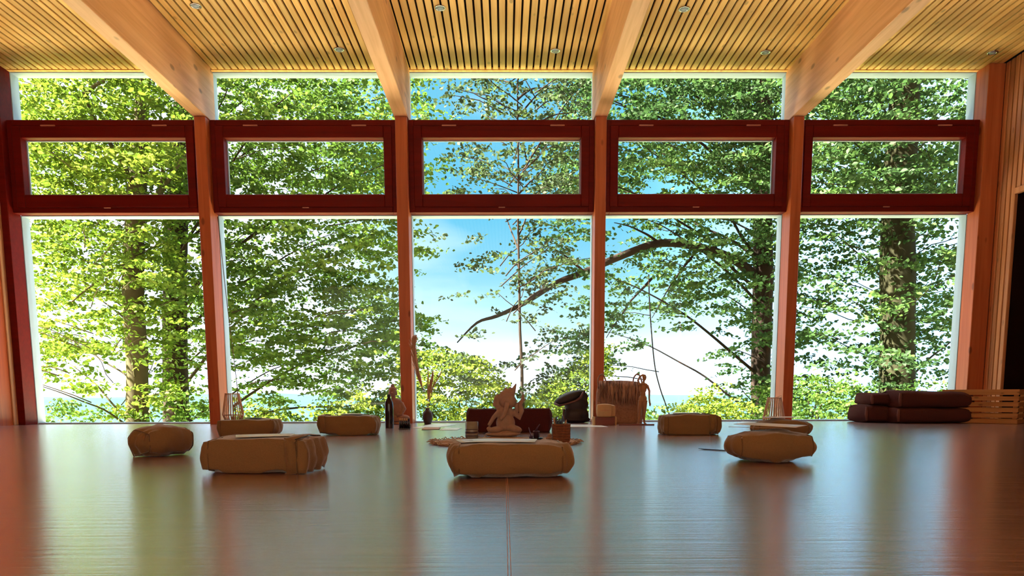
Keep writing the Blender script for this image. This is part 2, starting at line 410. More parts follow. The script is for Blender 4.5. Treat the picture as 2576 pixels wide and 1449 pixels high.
# end posts of the window wall
mb = MB()
xa0 = at(70, 1060, 7.0).x
mb.box(XL, XL + .075, YP + .02, YG, 0, ZC, c=.004); o_ = mb.obj('trim_2', 'frame'); struct(o_)
mb = MB(); mb.box(XR - .15, XR, YP + .02, YG, 0, ZC, c=.004); struct(mb.obj('trim_3', 'post'))
# bays
bays = [(XL + .075, PX[0][0]), (PX[0][1], PX[1][0]), (PX[1][1], PX[2][0]), (PX[2][1], PX[3][0]), (PX[3][1], XR - .15)]
def ring(mb, x0, x1, y0, y1, z0, z1, wl, wr, wb, wt, c=.003):
    mb.box(x0, x0 + wl, y0, y1, z0, z1, c=c); mb.box(x1 - wr, x1, y0, y1, z0, z1, c=c)
    mb.box(x0 + wl, x1 - wr, y0, y1, z1 - wt, z1, c=c); mb.box(x0 + wl, x1 - wr, y0, y1, z0, z0 + wb, c=c)
for i, (x0, x1) in enumerate(bays):
    e = thing('window_%d' % (i + 1), None, None); struct(e)
    # transom band frame
    mb = MB(); ring(mb, x0, x1, 7.0, YO - .02, Z4, Z1, .05, .05, .05, .05)
    fr_ = mb.obj('window_frame', 'frame', e)
    # sash, slightly proud of the frame
    sx0, sx1 = x0 + .045, x1 - .045
    so_ = MB(); ring(so_, sx0, sx1, 6.985, 7.07, Z4 + .045, Z1 - .055, .075, .075, (Z3 - Z4 - .045), (Z1 - .055 - Z2), c=.005)
    sash = so_.obj('sash', 'frame', e)
    mb = MB(); ring(mb, sx0 + .072, sx1 - .072, 7.07, 7.085, Z3 - .004, Z2 + .004, .012, .012, .012, .012, c=.001)
    mb.obj('glazing_bead', 'alu', sash)
    mb = MB(); mb.box(sx0 + .07, sx1 - .07, 7.075, 7.083, Z3 - .003, Z2 + .003); mb.obj('pane', 'glass', sash)
    for fx in (.22, .80):
        xx = x0 + (x1 - x0) * fx
        mb = MB(); mb.box(xx - .065, xx + .065, 6.975, 6.99, Z1 - .062, Z1 - .050, c=.003); mb.obj('hinge', 'hinge', e)
    mb = MB(); mb.box((x0 + x1) / 2 - .03, (x0 + x1) / 2 + .03, 6.978, 6.99, Z4 + .036, Z4 + .044, c=.002); mb.obj('latch', 'hinge', e)
    # fixed lights above and below: outer white frame and glass
    mb = MB(); ring(mb, x0 - .04, x1 + .04, YG, YO, 0, Z4, .045, .045, .012, .008); ring(mb, x0 - .04, x1 + .04, YG, YO, Z1, ZC, .045, .045, .008, .012)
    mb.obj('outer_frame', 'alu', e)
    mb = MB(); mb.box(x0, x1, 7.15, 7.158, .012, Z4 - .008); mb.obj('pane', 'glass', e)
    mb = MB(); mb.box(x0, x1, 7.15, 7.158, Z1 + .008, ZC - .012); mb.obj('pane', 'glass', e)
# right side wall: vertical slats, a dark door, trim
DY = at(2518, 975, 7).x  # dummy
def y_on_x(u, v, X):
    d = ray(u, v); return CAM.y + d.y * (X / d.x)
yd = y_on_x(2518, 975, XR)
zd = (CAM + ray(2574, 480) * (XR / ray(2574, 480).x)).z
mb = MB(); mb.mi = 1
mb.box(XR + .03, XR + .12, yd, YO, 0, ZC); mb.box(XR + .03, XR + .12, YB, yd, zd, ZC); mb.box(XR + .03, XR + .12, YB, yd - 1.0, 0, zd); mb.box(XR + .12, XR + .62, yd, yd + .05, 0, zd); mb.box(XR + .12, XR + .62, yd - 1.05, yd - 1.0, 0, zd); mb.box(XR + .12, XR + .62, yd - 1.05, yd + .05, zd, zd + .05)
mb.mi = 0
y = YP + .02
while y > YB:
    z0 = 0 if (y - .03 > yd or y < yd - 1.0) else zd + .04
    mb.box(XR, XR + .03, y - .052, y, z0, ZC, c=.003)
    y -= .064
struct(mb.obj('wall_right', ['wallslat', 'gap']))
e = thing('door_1', None, None); struct(e)
mb = MB(); mb.box(XR + .36, XR + .40, yd - 1.0, yd, 0.0, zd); mb.obj('door_leaf', 'darkdoor', e)
mb = MB(); mb.box(XR - .01, XR + .06, yd - 1.02, yd + .01, zd, zd + .05, c=.003); mb.box(XR - .004, XR + .06, yd - 1.03, yd - .98, 0, zd, c=.003)
mb.obj('door_frame', 'wallslat', e)
# left side wall
yl0 = y_on_x(32, 1050, XL); yl1 = y_on_x(44, 1050, XL)
mb = MB(); mb.box(XL - .12, XL - .03, YB, YO, 0, ZC); mb.box(XL - .03, XL, YB, yl0, 0, ZC)
struct(mb.obj('wall_left', 'orange'))
mb = MB(); mb.box(XL - .03, XL + .012, yl0, yl1, 0, ZC, c=.003); struct(mb.obj('trim_4', 'trimwood'))
mb = MB(); mb.box(XL - .03, XL + .004, yl1 + .02, YP + .02, 0, ZC, c=.003); struct(mb.obj('trim_5', 'post'))
# back wall: unseen, its glazed openings added to let sky light into the room
mb = MB(); mb.box(XL - .3, XR + .3, YB - .2, YB, ZC - .30, ZC)
for xx in (XL - .1, -2.0, 0.2, 2.4, XR - .1): mb.box(xx, xx + .2, YB - .2, YB, 0, ZC - .3)
struct(mb.obj('wall_back', 'orange'))
for i, (x0, x1) in enumerate(((XL + .1, -2.0), (-1.8, .2), (.4, 2.4), (2.6, XR - .1))):
    mb = MB(); mb.box(x0, x1, YB - .11, YB - .10, 0, ZC - .3); struct(mb.obj('window_%d' % (i + 6), 'glass'))  # panes of the added openings behind the camera
# deck outside the back and the front
mb = MB(); mb.box(-9, 9, YB - 12, YB - .2, -.3, -.1); o_ = mb.obj('trim_6', 'deck'); struct(o_)

# recessed ceiling lights
k = 0
for (u, v, lab) in ((492, 14, 'round recessed ceiling light in the bay left of centre, upper of the two'), (853, 124, 'round recessed ceiling light near the second beam, close to the window'),
                (1107, 19, 'round recessed ceiling light in the middle bay, further from the windows'), (1397, 127, 'round recessed ceiling light in the middle bay, near the third beam'),
                (1721, 22, 'round recessed ceiling light right of the third beam, further from the windows'), (1926, 131, 'round recessed ceiling light left of the fourth beam, close to the windows'),
                (2497, 132, 'round recessed ceiling light in the right corner above the slatted wall')):
    p = onz(u, v, ZC)
    e = thing('ceiling_light', lab, 'ceiling light', (p.x, p.y, ZC - .006), 0, 'recessed ceiling lights')
    mb = MB(); n = 28
    mb.lathe([(.030, .004), (.030, 0), (.041, 0), (.042, .003), (.042, .0055), (.030, .0055)], n=n); mb.obj('trim_ring', 'steel', e, True)
    mb = MB(); mb.lathe([(.0, .001), (.028, .001), (.028, .005), (0, .005)], n=20); mb.obj('lamp_lens', 'alu', e, True)

# ================================================================ THINGS ON THE FLOOR
def cr(pts, k=5):
    P = [Vector(p) for p in pts]; o_ = []
    for i in range(len(P) - 1):
        a, b_, c, d = P[max(i - 1, 0)], P[i], P[i + 1], P[min(i + 2, len(P) - 1)]
        for j in range(k):
            t_ = j / k; o_.append(.5 * ((2 * b_) + (c - a) * t_ + (2 * a - 5 * b_ + 4 * c - d) * t_ ** 2 + (3 * b_ - a - 3 * c + d) * t_ ** 3))
    return o_ + [P[-1]]
def fpos(u, v): return onz(u, v, 0.0)
def pxm(u, v):   # metres per pixel at the floor point under (u,v)
    p = fpos(u, v); return p.y / F * 1.0
def cushion_mesh(L, Wd, Hh, rnd=.45, puff=.12, seed=0, wr=.0055, taper=0.0):
    n = 16; mb = MB(); idx = {}
    def mapp(x, y, z):
        p = Vector((x, y, z)); sp = p.normalized()
        q = p.lerp(Vector((x * math.sqrt(max(0, 1 - y * y / 2 - z * z / 2 + y * y * z * z / 3)), y * math.sqrt(max(0, 1 - z * z / 2 - x * x / 2 + z * z * x * x / 3)), z * math.sqrt(max(0, 1 - x * x / 2 - y * y / 2 + x * x * y * y / 3)))), rnd)
        k = 1 + puff * (1 - x * x) * (1 if z > -.5 else .2)
        q = Vector((q.x * L / 2, q.y * Wd / 2 * (1 - taper * x * x), (q.z * k) * Hh / 2 * (1 - taper * x * x * (.5 if z > 0 else 1))))
        w = Vector((q.x * 9 + seed * 3.1, q.y * 9, q.z * 9))
        fold = math.sin(q.y * 90 + seed + 4 * noise.noise(w)) * max(0, abs(x) - .62) * 2.0
        q += sp * (noise.noise(w * 1.2) * wr * 2 + noise.noise(w * 3.5) * wr + fold * wr * 1.1)
        return q
    vs = []; fs = []
    def vid(x, y, z):
        k = (round(x, 5), round(y, 5), round(z, 5))
        if k not in idx: idx[k] = len(vs); vs.append(mapp(x, y, z))
        return idx[k]
    g = [math.sin((-.5 + i / n) * PI) * .35 + (-1 + 2 * i / n) * .65 for i in range(n + 1)]
    for ax in range(3):
        for s_ in (-1, 1):
            for i in range(n):
                for j in range(n):
                    def P(a, b_):
                        c = [0, 0, 0]; c[ax] = s_; c[(ax + 1) % 3] = g[a]; c[(ax + 2) % 3] = g[b_]; return vid(*c)
                    f_ = [P(i, j), P(i + 1, j), P(i + 1, j + 1), P(i, j + 1)]
                    fs.append(f_ if s_ > 0 else f_[::-1])
    zmin = min(v_.z for v_ in vs)
    for v_ in vs:
        v_.z -= zmin
        if v_.z < .012: v_.z *= .25
    zm = min(v_.z for v_ in vs)
    for v_ in vs: v_.z -= zm
    mb.add(vs, fs); return mb, vs
def seam_loop(vs, x, r_=.0028):
    """piping that follows the cushion's outline at length x"""
    pts = []
    for k in range(36):
        a = 2 * PI * k / 36; d = Vector((0, math.cos(a), math.sin(a)))
        zc = max(v_.z for v_ in vs) / 2
        best = max((v_ for v_ in vs if abs(v_.x - x) < .03), key=lambda v_: (v_.y * d.y + (v_.z - zc) * d.z) - abs(v_.x - x) * 1.2)
        pts.append(Vector((x, best.y, max(best.z, r_))))
    sm = []
    for k in range(36):
        sm.append((pts[k - 1] + pts[k] * 2 + pts[(k + 1) % 36]) / 4)
    sm.append(sm[0]); sm.append(sm[1])
    return MB().tube(sm, r_, 6, cap=False)
tops = {}
def cushion(key, u0, u1, vb, Hh, Wd, rz, label, seed, rnd=.45, puff=.14, taper=0, Lm=None, rev=False, flap=None):
    uc = (u0 + u1) / 2
    front = fpos(uc, vb)
    mpp = front.y / F
    width = (u1 - u0) * mpp * 1.0
    c, s_ = abs(math.cos(rz)), abs(math.sin(rz))
    L = Lm or (width - Wd * s_ * .8) / max(c, .3)
    p = front + Vector((0, (Wd * c + L * s_) / 2 * .92, 0)); p.x = front.x * (p.y / front.y) * 1.0
    k = p.y / front.y
    e = thing('floor_cushion', label, 'cushion', (p.x, p.y, 0), rz, 'linen floor cushions')
    mb, vs = cushion_mesh(L, Wd, Hh, rnd, puff, seed, taper=taper)
    cv = mb.obj('cover', 'linen', e, True)
    seam_loop(vs, L * .40).obj('piping', 'linen_dark', cv, True)
    seam_loop(vs, -L * .40).obj('piping', 'linen_dark', cv, True)
    if flap:
        # overlapping closure flap across one end
        xs = [v_ for v_ in vs]
        m2 = MB(); ring_ = []
        for xx in (flap * L - .025, flap * L + .012):
            rr_ = []
            for kk in range(29):
                a = -0.45 + (PI + .9) * kk / 28; d = Vector((0, math.cos(a), math.sin(a))); zc = Hh * .5
                bb = max((v_ for v_ in vs if abs(v_.x - xx) < .035), key=lambda v_: (v_.y * d.y + (v_.z - zc) * d.z) - abs(v_.x - xx))
                rr_.append(Vector((xx + .004 * math.sin(kk * 1.3), bb.y + d.y * .004, max(.004, bb.z + d.z * .004))))
            ring_.append(rr_)
        vv = ring_[0] + ring_[1]; nn = 29
        m2.add(vv, [(q, q + 1, nn + q + 1, nn + q) for q in range(nn - 1)])
        o2 = m2.obj('closure_flap', 'linen', cv, True); md = o2.modifiers.new('t', 'SOLIDIFY'); md.thickness = .004; md.offset = 1
    zt_ = max(v_.z for v_ in vs)
    tops[key] = (p, zt_, rz, vs)
    return e
cushion('c1', 522, 826, 1193, .110, .27, math.radians(-5), 'tan linen cushion at the front left, long, with pleated right end and cards on top', 1, flap=.36, rnd=.22, puff=.10)
cushion('c2', 1118, 1449, 1205, .102, .26, math.radians(1), 'tan linen cushion at the front centre, in front of the round straw mat', 2, rnd=.40, puff=.12)
cushion('c3', 1812, 2052, 1167, .112, .26, math.radians(3), 'barrel-shaped tan cushion at the front right with two cards on top', 3, rnd=.55, puff=.16, taper=.25)
cushion('c4', 334, 483, 1153, .128, .20, math.radians(58), 'tan cushion turned end-on, furthest left, with nothing on top', 4, rnd=.7, puff=.10, Lm=.27)
cushion('c5', 553, 708, 1100, .100, .22, math.radians(2), 'tan cushion behind the front left cushion, near the left lantern', 5, rnd=.28, puff=.14)
cushion('c6', 800, 958, 1096, .118, .24, math.radians(3), 'tan cushion left of the dark bottle, with a white sheet on top', 6, rnd=.25, puff=.16, flap=-.38)
cushion('c7', 1655, 1810, 1095, .118, .24, math.radians(-2), 'tan cushion right of the woven bag, with a white sheet on top', 7, rnd=.2, puff=.16, flap=.34)
cushion('c8', 1884, 2040, 1100, .098, .24, math.radians(-3), 'tan cushion half hidden behind the front right cushion, by the right lantern', 8, rnd=.6, puff=.22, taper=.2)

def sheet(name, pts, label, mat='paper', th=.0012, group='loose sheets and cards', cat='paper', sag=0.0):
    """a sheet from 4 corners, slightly sagging, with real thickness"""
    a, b_, c, d = [Vector(p) for p in pts]; n = 8; vs = []; fs = []
    for i in range(n + 1):
        for j in range(n + 1):
            s_, t_ = i / n, j / n
            p = a.lerp(b_, s_).lerp(d.lerp(c, s_), t_)
            p.z -= sag * (abs(s_ - .5) * 2) ** 2 + sag * .3 * math.sin(t_ * 5)
            vs.append(p)
    for i in range(n):
        for j in range(n): fs.append((i * (n + 1) + j, (i + 1) * (n + 1) + j, (i + 1) * (n + 1) + j + 1, i * (n + 1) + j + 1))
    org = sum(vs, Vector()) / len(vs); org.z = min(v_.z for v_ in vs)
    mb = MB().add([v_ - org for v_ in vs], fs); o_ = mb.obj(name, mat, None, True, loc=org)
    md = o_.modifiers.new('t', 'SOLIDIFY'); md.thickness = th; md.offset = 1
    return tag(o_, label, cat, group)
def card(key, du, dy, w_, d_, rz, label, mat='paper', dz=0.001, tilt=(0, 0), sag=.002, name='paper_sheet'):
    """a sheet resting on the cushion `key`; du, dy metres from its centre"""
    p, zt_, crz, vs = tops[key]
    R = Matrix.Rotation(rz, 3, 'Z') @ Euler((tilt[0], tilt[1], 0)).to_matrix()
    cs = [R @ Vector((x * w_ / 2, y * d_ / 2, 0)) + Vector((p.x + du, p.y + dy, zt_ + dz)) for x, y in ((-1, -1), (1, -1), (1, 1), (-1, 1))]
    return sheet(name, cs, label, mat, sag=sag)
card('c1', .00, .00, .21, .16, math.radians(20), 'white card lying on the front left cushion', sag=.001)
card('c2', -.02, -.01, .215, .15, math.radians(-6), 'large white sheet lying on top of the front centre cushion', sag=.001, dz=.001)
card('c2', -.08, .05, .20, .14, math.radians(12), 'white sheet under the top sheet of the front centre cushion', sag=.002, dz=-.002)
card('c3', .01, .02, .25, .15, math.radians(-38), 'white card on the front right cushion, its end pointing right', dz=.012, tilt=(0.02, .03), sag=.0)
card('c3', -.06, .0, .20, .10, math.radians(-14), 'brownish card folded under the white one on the front right cushion', 'kraft', dz=.002, sag=0, tilt=(-.05, .02))
card('c6', .00, .0, .20, .15, math.radians(5), 'white sheet lying on the cushion left of the dark bottle', sag=.001)
card('c7', -.02, .0, .21, .15, math.radians(3), 'white sheet lying on the cushion right of the woven bag', sag=.001)
card('c8', .00, .0, .235, .16, math.radians(2), 'white sheet lying flat on the cushion behind the front right one', sag=.0, dz=.004)
card('c5', .01, .0, .13, .10, math.radians(4), 'dark card lying on the cushion near the left lantern', 'label', sag=.001)
def floor_sheet(quad, label, mat='paper', z=.0005):
    return sheet('paper_sheet', [onz(u, v, z) for u, v in quad], label, mat)
floor_sheet([(1034, 1077), (1088, 1077), (1152, 1068), (1092, 1066)], 'white sheet on the floor between the vase and the dark cushion')
floor_sheet([(1060, 1081), (1105, 1080), (1108, 1075), (1068, 1074.5)], 'brown folded leaflet on the floor in front of the vase', 'kraft', .003)
floor_sheet([(1105, 1082), (1150, 1082), (1163, 1076), (1120, 1076)], 'white slip of paper on the floor left of the tumbler', 'paper', .001)
floor_sheet([(1428, 1074), (1530, 1074), (1508, 1069), (1436, 1068)], 'white sheet on the floor in front of the black leather bag')
floor_sheet([(1850, 1066), (1918, 1070), (1930, 1062), (1868, 1061)], 'white sheet on the floor left of the right lantern')

# round straw mat with fringe
pL, pR = fpos(1087, 1114), fpos(1458, 1114)
pc = (pL + pR) / 2; rad = (pR - pL).length / 2
e = thing('straw_mat', 'round woven straw mat with a ragged fringe under the statue', 'mat', pc)
mb = MB(); prof = [(0.0, 0), (rad * .985, 0), (rad * .99, .004)]
prof += [(rad * (.985 - .98 * i / 40), .008 + .0022 * (i % 2)) for i in range(41)]
mb.lathe(prof, n=64); mb.obj('weave', 'straw', e, True)
mb = MB()
for k in range(120):
    a = 2 * PI * k / 120 + random.uniform(-.02, .02); r1 = rad * random.uniform(.97, .99); r2 = rad * random.uniform(1.02, 1.07)
    da = random.uniform(-.05, .05); z2 = random.uniform(.001, .02)
    mb.tube([(r1 * math.cos(a), r1 * math.sin(a), .006), ((r1 + r2) / 2 * math.cos(a + da / 2), (r1 + r2) / 2 * math.sin(a + da / 2), .006 + z2 * .8), (r2 * math.cos(a + da), r2 * math.sin(a + da), z2 * .6 + .002)], [.003, .0025, .0012], 5)
tag(mb.obj('fringe', 'straw', e, True), kind='stuff')
MATZ = .0105
def onmat(u, v): return onz(u, v, MATZ)

# blob sculptures: (x, z, y, rx, rz, ry) in pixels from the base point, sized by the distance
def blobs(mb, lst, s_):
    for it in lst:
        if it[0] == 'b':
            _, x, z, y, rx, rz_, ry = it[:7]; rot = Matrix.Rotation(math.radians(it[7]), 3, 'Y') if len(it) > 7 else None
            mb.ball((x * s_, y * s_, z * s_), (rx * s_, ry * s_, rz_ * s_), 18, 12, rot)
        else:
            _, pts, rads = it
            mb.tube([(x * s_, y * s_, z * s_) for x, z, y in pts], [r_ * s_ for r_ in rads], 10)
# carved stone statue, seated with raised hands
p = onmat(1272, 1098); s_ = p.y / F
e = thing('stone_statue', 'carved pale stone seated deity statue with a tall crown on the round mat', 'statue', p)
mb = MB()
blobs(mb, [('b', -8, 6, 0, 44, 8, 28), ('b', 4, 8, 0, 34, 9, 26)], s_)
mb.obj('pedestal', 'stone', e, True, .0035)
mb = MB()
blobs(mb, [
    ('b', -24, 18, -10, 22, 8, 13, -8), ('b', 18, 20, -8, 24, 10, 14, 12),      # folded legs
    ('b', -42, 20, -8, 6, 5, 6), ('b', 0, 34, 0, 24, 24, 20), ('b', 0, 58, 4, 22, 20, 16),     # knee, belly, chest
    ('t', [(-16, 62, 0), (-30, 48, -4), (-42, 28, -10)], [7, 5.5, 4.5]),        # left forearm to knee
    ('t', [(18, 62, 0), (36, 48, 0), (40, 64, -4), (36, 82, -6)], [8, 8, 7, 5]),    # right raised arm
    ('t', [(36, 82, -6), (44, 92, -4), (44, 108, -2)], [6, 5, 2]),
    ('t', [(-16, 60, 4), (-20, 80, 4), (-16, 92, 2), (-22, 78, 0)], [6, 5, 4, 3]),
    ('t', [(-14, 70, 6), (-26, 80, 8), (-22, 98, 8), (-18, 106, 8)], [6, 7, 6, 2]),
    ('b', 6, 88, -2, 22, 18, 17), ('b', 2, 98, 0, 20, 18, 16), ('b', 8, 106, 0, 16, 13, 13),        # head
    ('t', [(18, 112, 0), (22, 120, 0), (27, 132, 0)], [8, 5, 1.5]), ('t', [(2, 114, 0), (0, 122, 0)], [6, 2]), ('t', [(12, 114, 2), (12, 124, 2)], [6, 2]),
    ('b', 32, 74, 2, 9, 13, 5, 20), ('b', -12, 78, 2, 10, 14, 5, -10),                 # ears
    ('t', [(4, 86, -16), (2, 70, -20), (-4, 54, -22), (-12, 44, -22), (-16, 50, -20)], [7, 6, 5, 4, 3]),     # trunk
], s_)
mb.obj('figure', 'stone', e, True, .0035)

# dark cushion behind the statue
q = fpos(1281, 1088); s2 = q.y / F
e = thing('bolster', 'dark maroon rectangular bolster standing behind the stone statue', 'bolster', (q.x, q.y + .07, 0), 0)
Lb = 218 * s2
mb, vs = cushion_mesh(Lb, .17, 60 * s2, .22, -.06, 11, .004); mb.obj('cover', 'maroon', e, True)
for sx in (-1, 1):
    mb = MB(); zz = 60 * s2
    mb.tube([(sx * Lb * .5, -.06, .01), (sx * Lb * .49, -.065, zz * .5), (sx * Lb * .455, -.03, zz * .99), (sx * Lb * .46, .03, zz * 1.02), (sx * Lb * .49, .065, zz * .5)], .005, 6)
    mb.obj('piping', 'leather_edge', e, True)

# glass tumbler with dark band
p = onmat(1187, 1102); s_ = p.y / F
e = thing('glass_tumbler', 'ribbed glass tumbler with dark bands on the mat left of the statue', 'glass', p)
gt = plain('tumbler_glass', (.22, .21, .20), .15, .6, 0, .3, 30); M['tumbler'] = gt
r_ = 16 * s_; hh = 41 * s_
mb = MB(); mb.lathe([(0, 0), (r_ * .93, 0), (r_, .004), (r_ * 1.02, hh), (r_ * .95, hh), (r_ * .92, .008), (0, .008)], n=28); mb.obj('wall', 'tumbler', e, True)
for za, zb in ((.30, .40), (.52, .56), (.12, .17)):
    mb = MB(); mb.lathe([(r_ * 1.02, hh * za), (r_ * 1.03, hh * za), (r_ * 1.035, hh * zb), (r_ * 1.02, hh * zb)], n=28); mb.obj('label_band', 'label', e, True)
# incense burner on a small dish
p = onmat(1349, 1105); s_ = p.y / F
e = thing('incense_burner', 'small dark metal incense burner standing on a black dish', 'incense burner', p)
mb = MB(); mb.lathe([(0, 0), (12 * s_, 0), (18 * s_, 3 * s_), (18.5 * s_, 4 * s_), (11 * s_, 2.2 * s_), (0, 2 * s_)], n=28); mb.obj('dish', 'blackpl', e, True)
mb = MB(); mb.lathe([(0, 3 * s_), (7 * s_, 3 * s_), (7.5 * s_, 18 * s_), (8.5 * s_, 19 * s_), (8 * s_, 21 * s_), (5 * s_, 21 * s_), (5 * s_, 6 * s_), (0, 6 * s_)], n=24); mb.obj('cup', 'purple', e, True)
mb = MB(); mb.lathe([(0, 2 * s_), (5 * s_, 2 * s_), (5 * s_, 9 * s_), (0, 9 * s_)], c=(-13 * s_, 0, 0), n=18)
mb.tube([(-13 * s_, 0, 8 * s_), (-16 * s_, 0, 18 * s_), (-19 * s_, 0, 30 * s_)], [1.6 * s_, 1.3 * s_, .8 * s_], 6); mb.obj('stick_holder', 'purple', e, True)
mb = MB(); mb.tube([(-1 * s_, 0, 20 * s_), (3 * s_, 0, 30 * s_), (9 * s_, 0, 38 * s_)], [2.4 * s_, 1.6 * s_, .8 * s_], 6); mb.obj('resin_spoon', 'purple', e, True)
# wicker pencil pot + pencils
p = onmat(1411, 1112); s_ = p.y / F
w_ = 20.5 * s_; hh = 44 * s_
e = thing('wicker_pot', 'square brown wicker pot holding pencils at the right of the mat', 'pot', p)
mb = MB()
for ly in range(11):
    z0 = hh * ly / 11; z1 = hh * (ly + .86) / 11; off = .0015 * (ly % 2)
    mb.box(-w_ - off, w_ + off, -w_ - off, w_ + off, z0, z1, c=.0014) if ly < 2 else None
    if ly >= 2:
        for a in (0, 1):
            for sg in (-1, 1):
                if a == 0: mb.box(-w_ - off, w_ + off, sg * w_ - .004, sg * w_ + .004, z0, z1, c=.0014)
                else: mb.box(sg * w_ - .004, sg * w_ + .004, -w_ - off, w_ + off, z0, z1, c=.0014)
mb.obj('basketwork', 'wicker', e)
mb = MB()
for a in (0, 1):
    for sg in (-1, 1):
        P0 = (-w_, sg * w_, hh) if a == 0 else (sg * w_, -w_, hh); P1 = (w_, sg * w_, hh) if a == 0 else (sg * w_, w_, hh)
        mb.tube([P0, P1], .004, 8)
mb.obj('rim', 'wicker', e, True)
pl = ['short dark pencil at the left edge of the wicker pot', 'black pencil leaning left in the wicker pot', 'dark marker standing in the middle of the wicker pot', 'second dark marker in the middle of the wicker pot', 'thick black pen leaning right in the wicker pot', 'natural wood pencil leaning right out of the wicker pot', 'tall thin dark pencil at the back left of the wicker pot', 'stubby black pencil at the back of the wicker pot']
for i in range(8):
    x = (-13 + i * 3.6) * s_ if i < 6 else (-16 + (i - 6) * 14) * s_
    y = random.uniform(-.6, .6) * w_; lean = (i - 3) * 1.6 * s_; top = hh + (17 + 5 * math.sin(i * 2.1)) * s_
    if i == 5: lean = 7 * s_
    mb = MB(); mb.tube([(x * .7, y * .5, .022), (x + lean * .6, y, hh), (x + lean, y, top - .01), (x + lean * 1.15, y, top)], [.0052, .0052, .0052, .001], 6)
    o_ = mb.obj('pencil', 'pencil' if i in (5, 0) else 'blackpl', None, loc=p); tag(o_, pl[i], 'pencil', 'pencils in the wicker pot')
p = onmat(1384, 1107); s_ = p.y / F
mb = MB(); blobs(mb, [('b', 0, 8, 0, 8, 8, 7), ('b', -2, 5, -1, 9, 5, 8)], s_); tag(mb.obj('pebble', 'stone', None, True, loc=p), 'small pale stone beside the wicker pot', 'stone')
p = onmat(1120, 1116)
mb = MB(); mb.tube([(-.06, 0, .006), (0, .01, .010), (.07, .0, .006)], [.002, .008, .002], 8, sq=(1.6, .5)); mb.tube([(-.02, 0.01, .008), (-.05, .03, .02)], [.003, .001], 5)
tag(mb.obj('dried_leaf', 'straw', None, True, loc=p), 'dried pale leaf lying on the left part of the straw mat', 'leaf')

# dark bottle
p = fpos(980, 1077); s_ = p.y / F
e = thing('dark_bottle', 'tall black bottle standing in front of the buddha figure', 'bottle', p)
mb = MB(); k = s_; mb.lathe([(0, 0), (10.3 * k, 0), (10.8 * k, 2 * k), (10.8 * k, 58 * k), (10 * k, 65 * k), (6 * k, 72 * k), (3.6 * k, 76 * k), (3.6 * k, 78 * k), (0, 78 * k)], n=30); mb.obj('body', 'blackglass', e, True)
mb = MB(); mb.lathe([(0, 77 * k), (4.2 * k, 77 * k), (4.3 * k, 83 * k), (3.5 * k, 84 * k), (0, 84 * k)], n=20); mb.obj('cap', 'blackpl', e, True)
# buddha
p = fpos(1001, 1067); s_ = p.y / F
e = thing('buddha_figure', 'brown stone seated buddha figure behind the dark bottle by the second post', 'statue', (p.x, p.y, 0))
mb = MB()
blobs(mb, [('b', 0, 11, 0, 28, 9, 20), ('b', 15, 16, -6, 16, 8, 12), ('b', -15, 15, -6, 15, 8, 12), ('b', -2, 36, 0, 17, 24, 12), ('b', -5, 54, 0, 17, 11, 10),
           ('t', [(-18, 52, 0), (-21, 36, -5), (-10, 24, -12)], [6, 5.5, 4.5]), ('t', [(9, 52, 0), (17, 38, -4), (10, 24, -12), (0, 22, -14)], [6.5, 6, 4.5, 4]),
           ('t', [(-9, 60, 0), (-10, 70, 0)], [6, 5.5])], s_)
mb.obj('body', 'stone2', e, True, .0035)
mb = MB(); blobs(mb, [('b', -11, 80, -1, 9.5, 12, 10), ('b', -11, 72, -2, 6.5, 5, 7), ('b', -20, 77, 1, 2, 6, 3), ('b', -2, 77, 1, 2, 6, 3), ('t', [(-11, 81, -9), (-11, 76, -12.5)], [1.6, 2.2])], s_); hd = mb.obj('head', 'stone2', e, True, .0025)
mb = MB(); blobs(mb, [('b', -11, 86, 1, 10, 8, 10), ('b', -11, 95, 1, 5, 5, 5)], s_); mb.obj('hair', 'stone2', hd, True, .003)
mb = MB(); mb.lathe([(0, 0), (26 * s_, 0), (28 * s_, 2 * s_), (26 * s_, 5 * s_), (0, 5 * s_)], n=30, sy=.72); mb.obj('base', 'stone2', e, True)
# rack of small bottles
p = fpos(1018, 1080); s_ = p.y / F
e = thing('bottle_rack', 'low dark rack holding small oil bottles in front of the second post', 'rack', p)
mb = MB(); mb.box(-14.5 * s_, 14.5 * s_, -5 * s_, 5 * s_, 0, 3 * s_, c=.001); mb.box(-14.5 * s_, 14.5 * s_, 4 * s_, 5 * s_, 0, 12 * s_); mb.obj('tray', 'blackpl', e)
for i, nm in enumerate(('leftmost small dark bottle with pale cap in the low rack', 'second small dark bottle from the left in the low rack', 'middle small dark bottle of the low rack', 'fourth small dark bottle from the left in the low rack', 'rightmost small dark bottle in the low rack')):
    x = (-11 + 5.5 * i) * s_
    t_ = thing('oil_bottle', nm, 'bottle', (p.x + x, p.y, 3 * s_), 0, 'small oil bottles')
    mb = MB(); mb.lathe([(0, 0), (2.3 * s_, 0), (2.4 * s_, 16 * s_), (1.4 * s_, 19 * s_), (0, 19 * s_)], n=14); mb.obj('body', 'blackglass', t_, True)
    mb = MB(); mb.lathe([(0, 18 * s_), (2 * s_, 18 * s_), (2 * s_, 24 * s_), (0, 24 * s_)], n=14); mb.obj('cap', 'cream' if i < 4 else 'blackpl', t_, True)
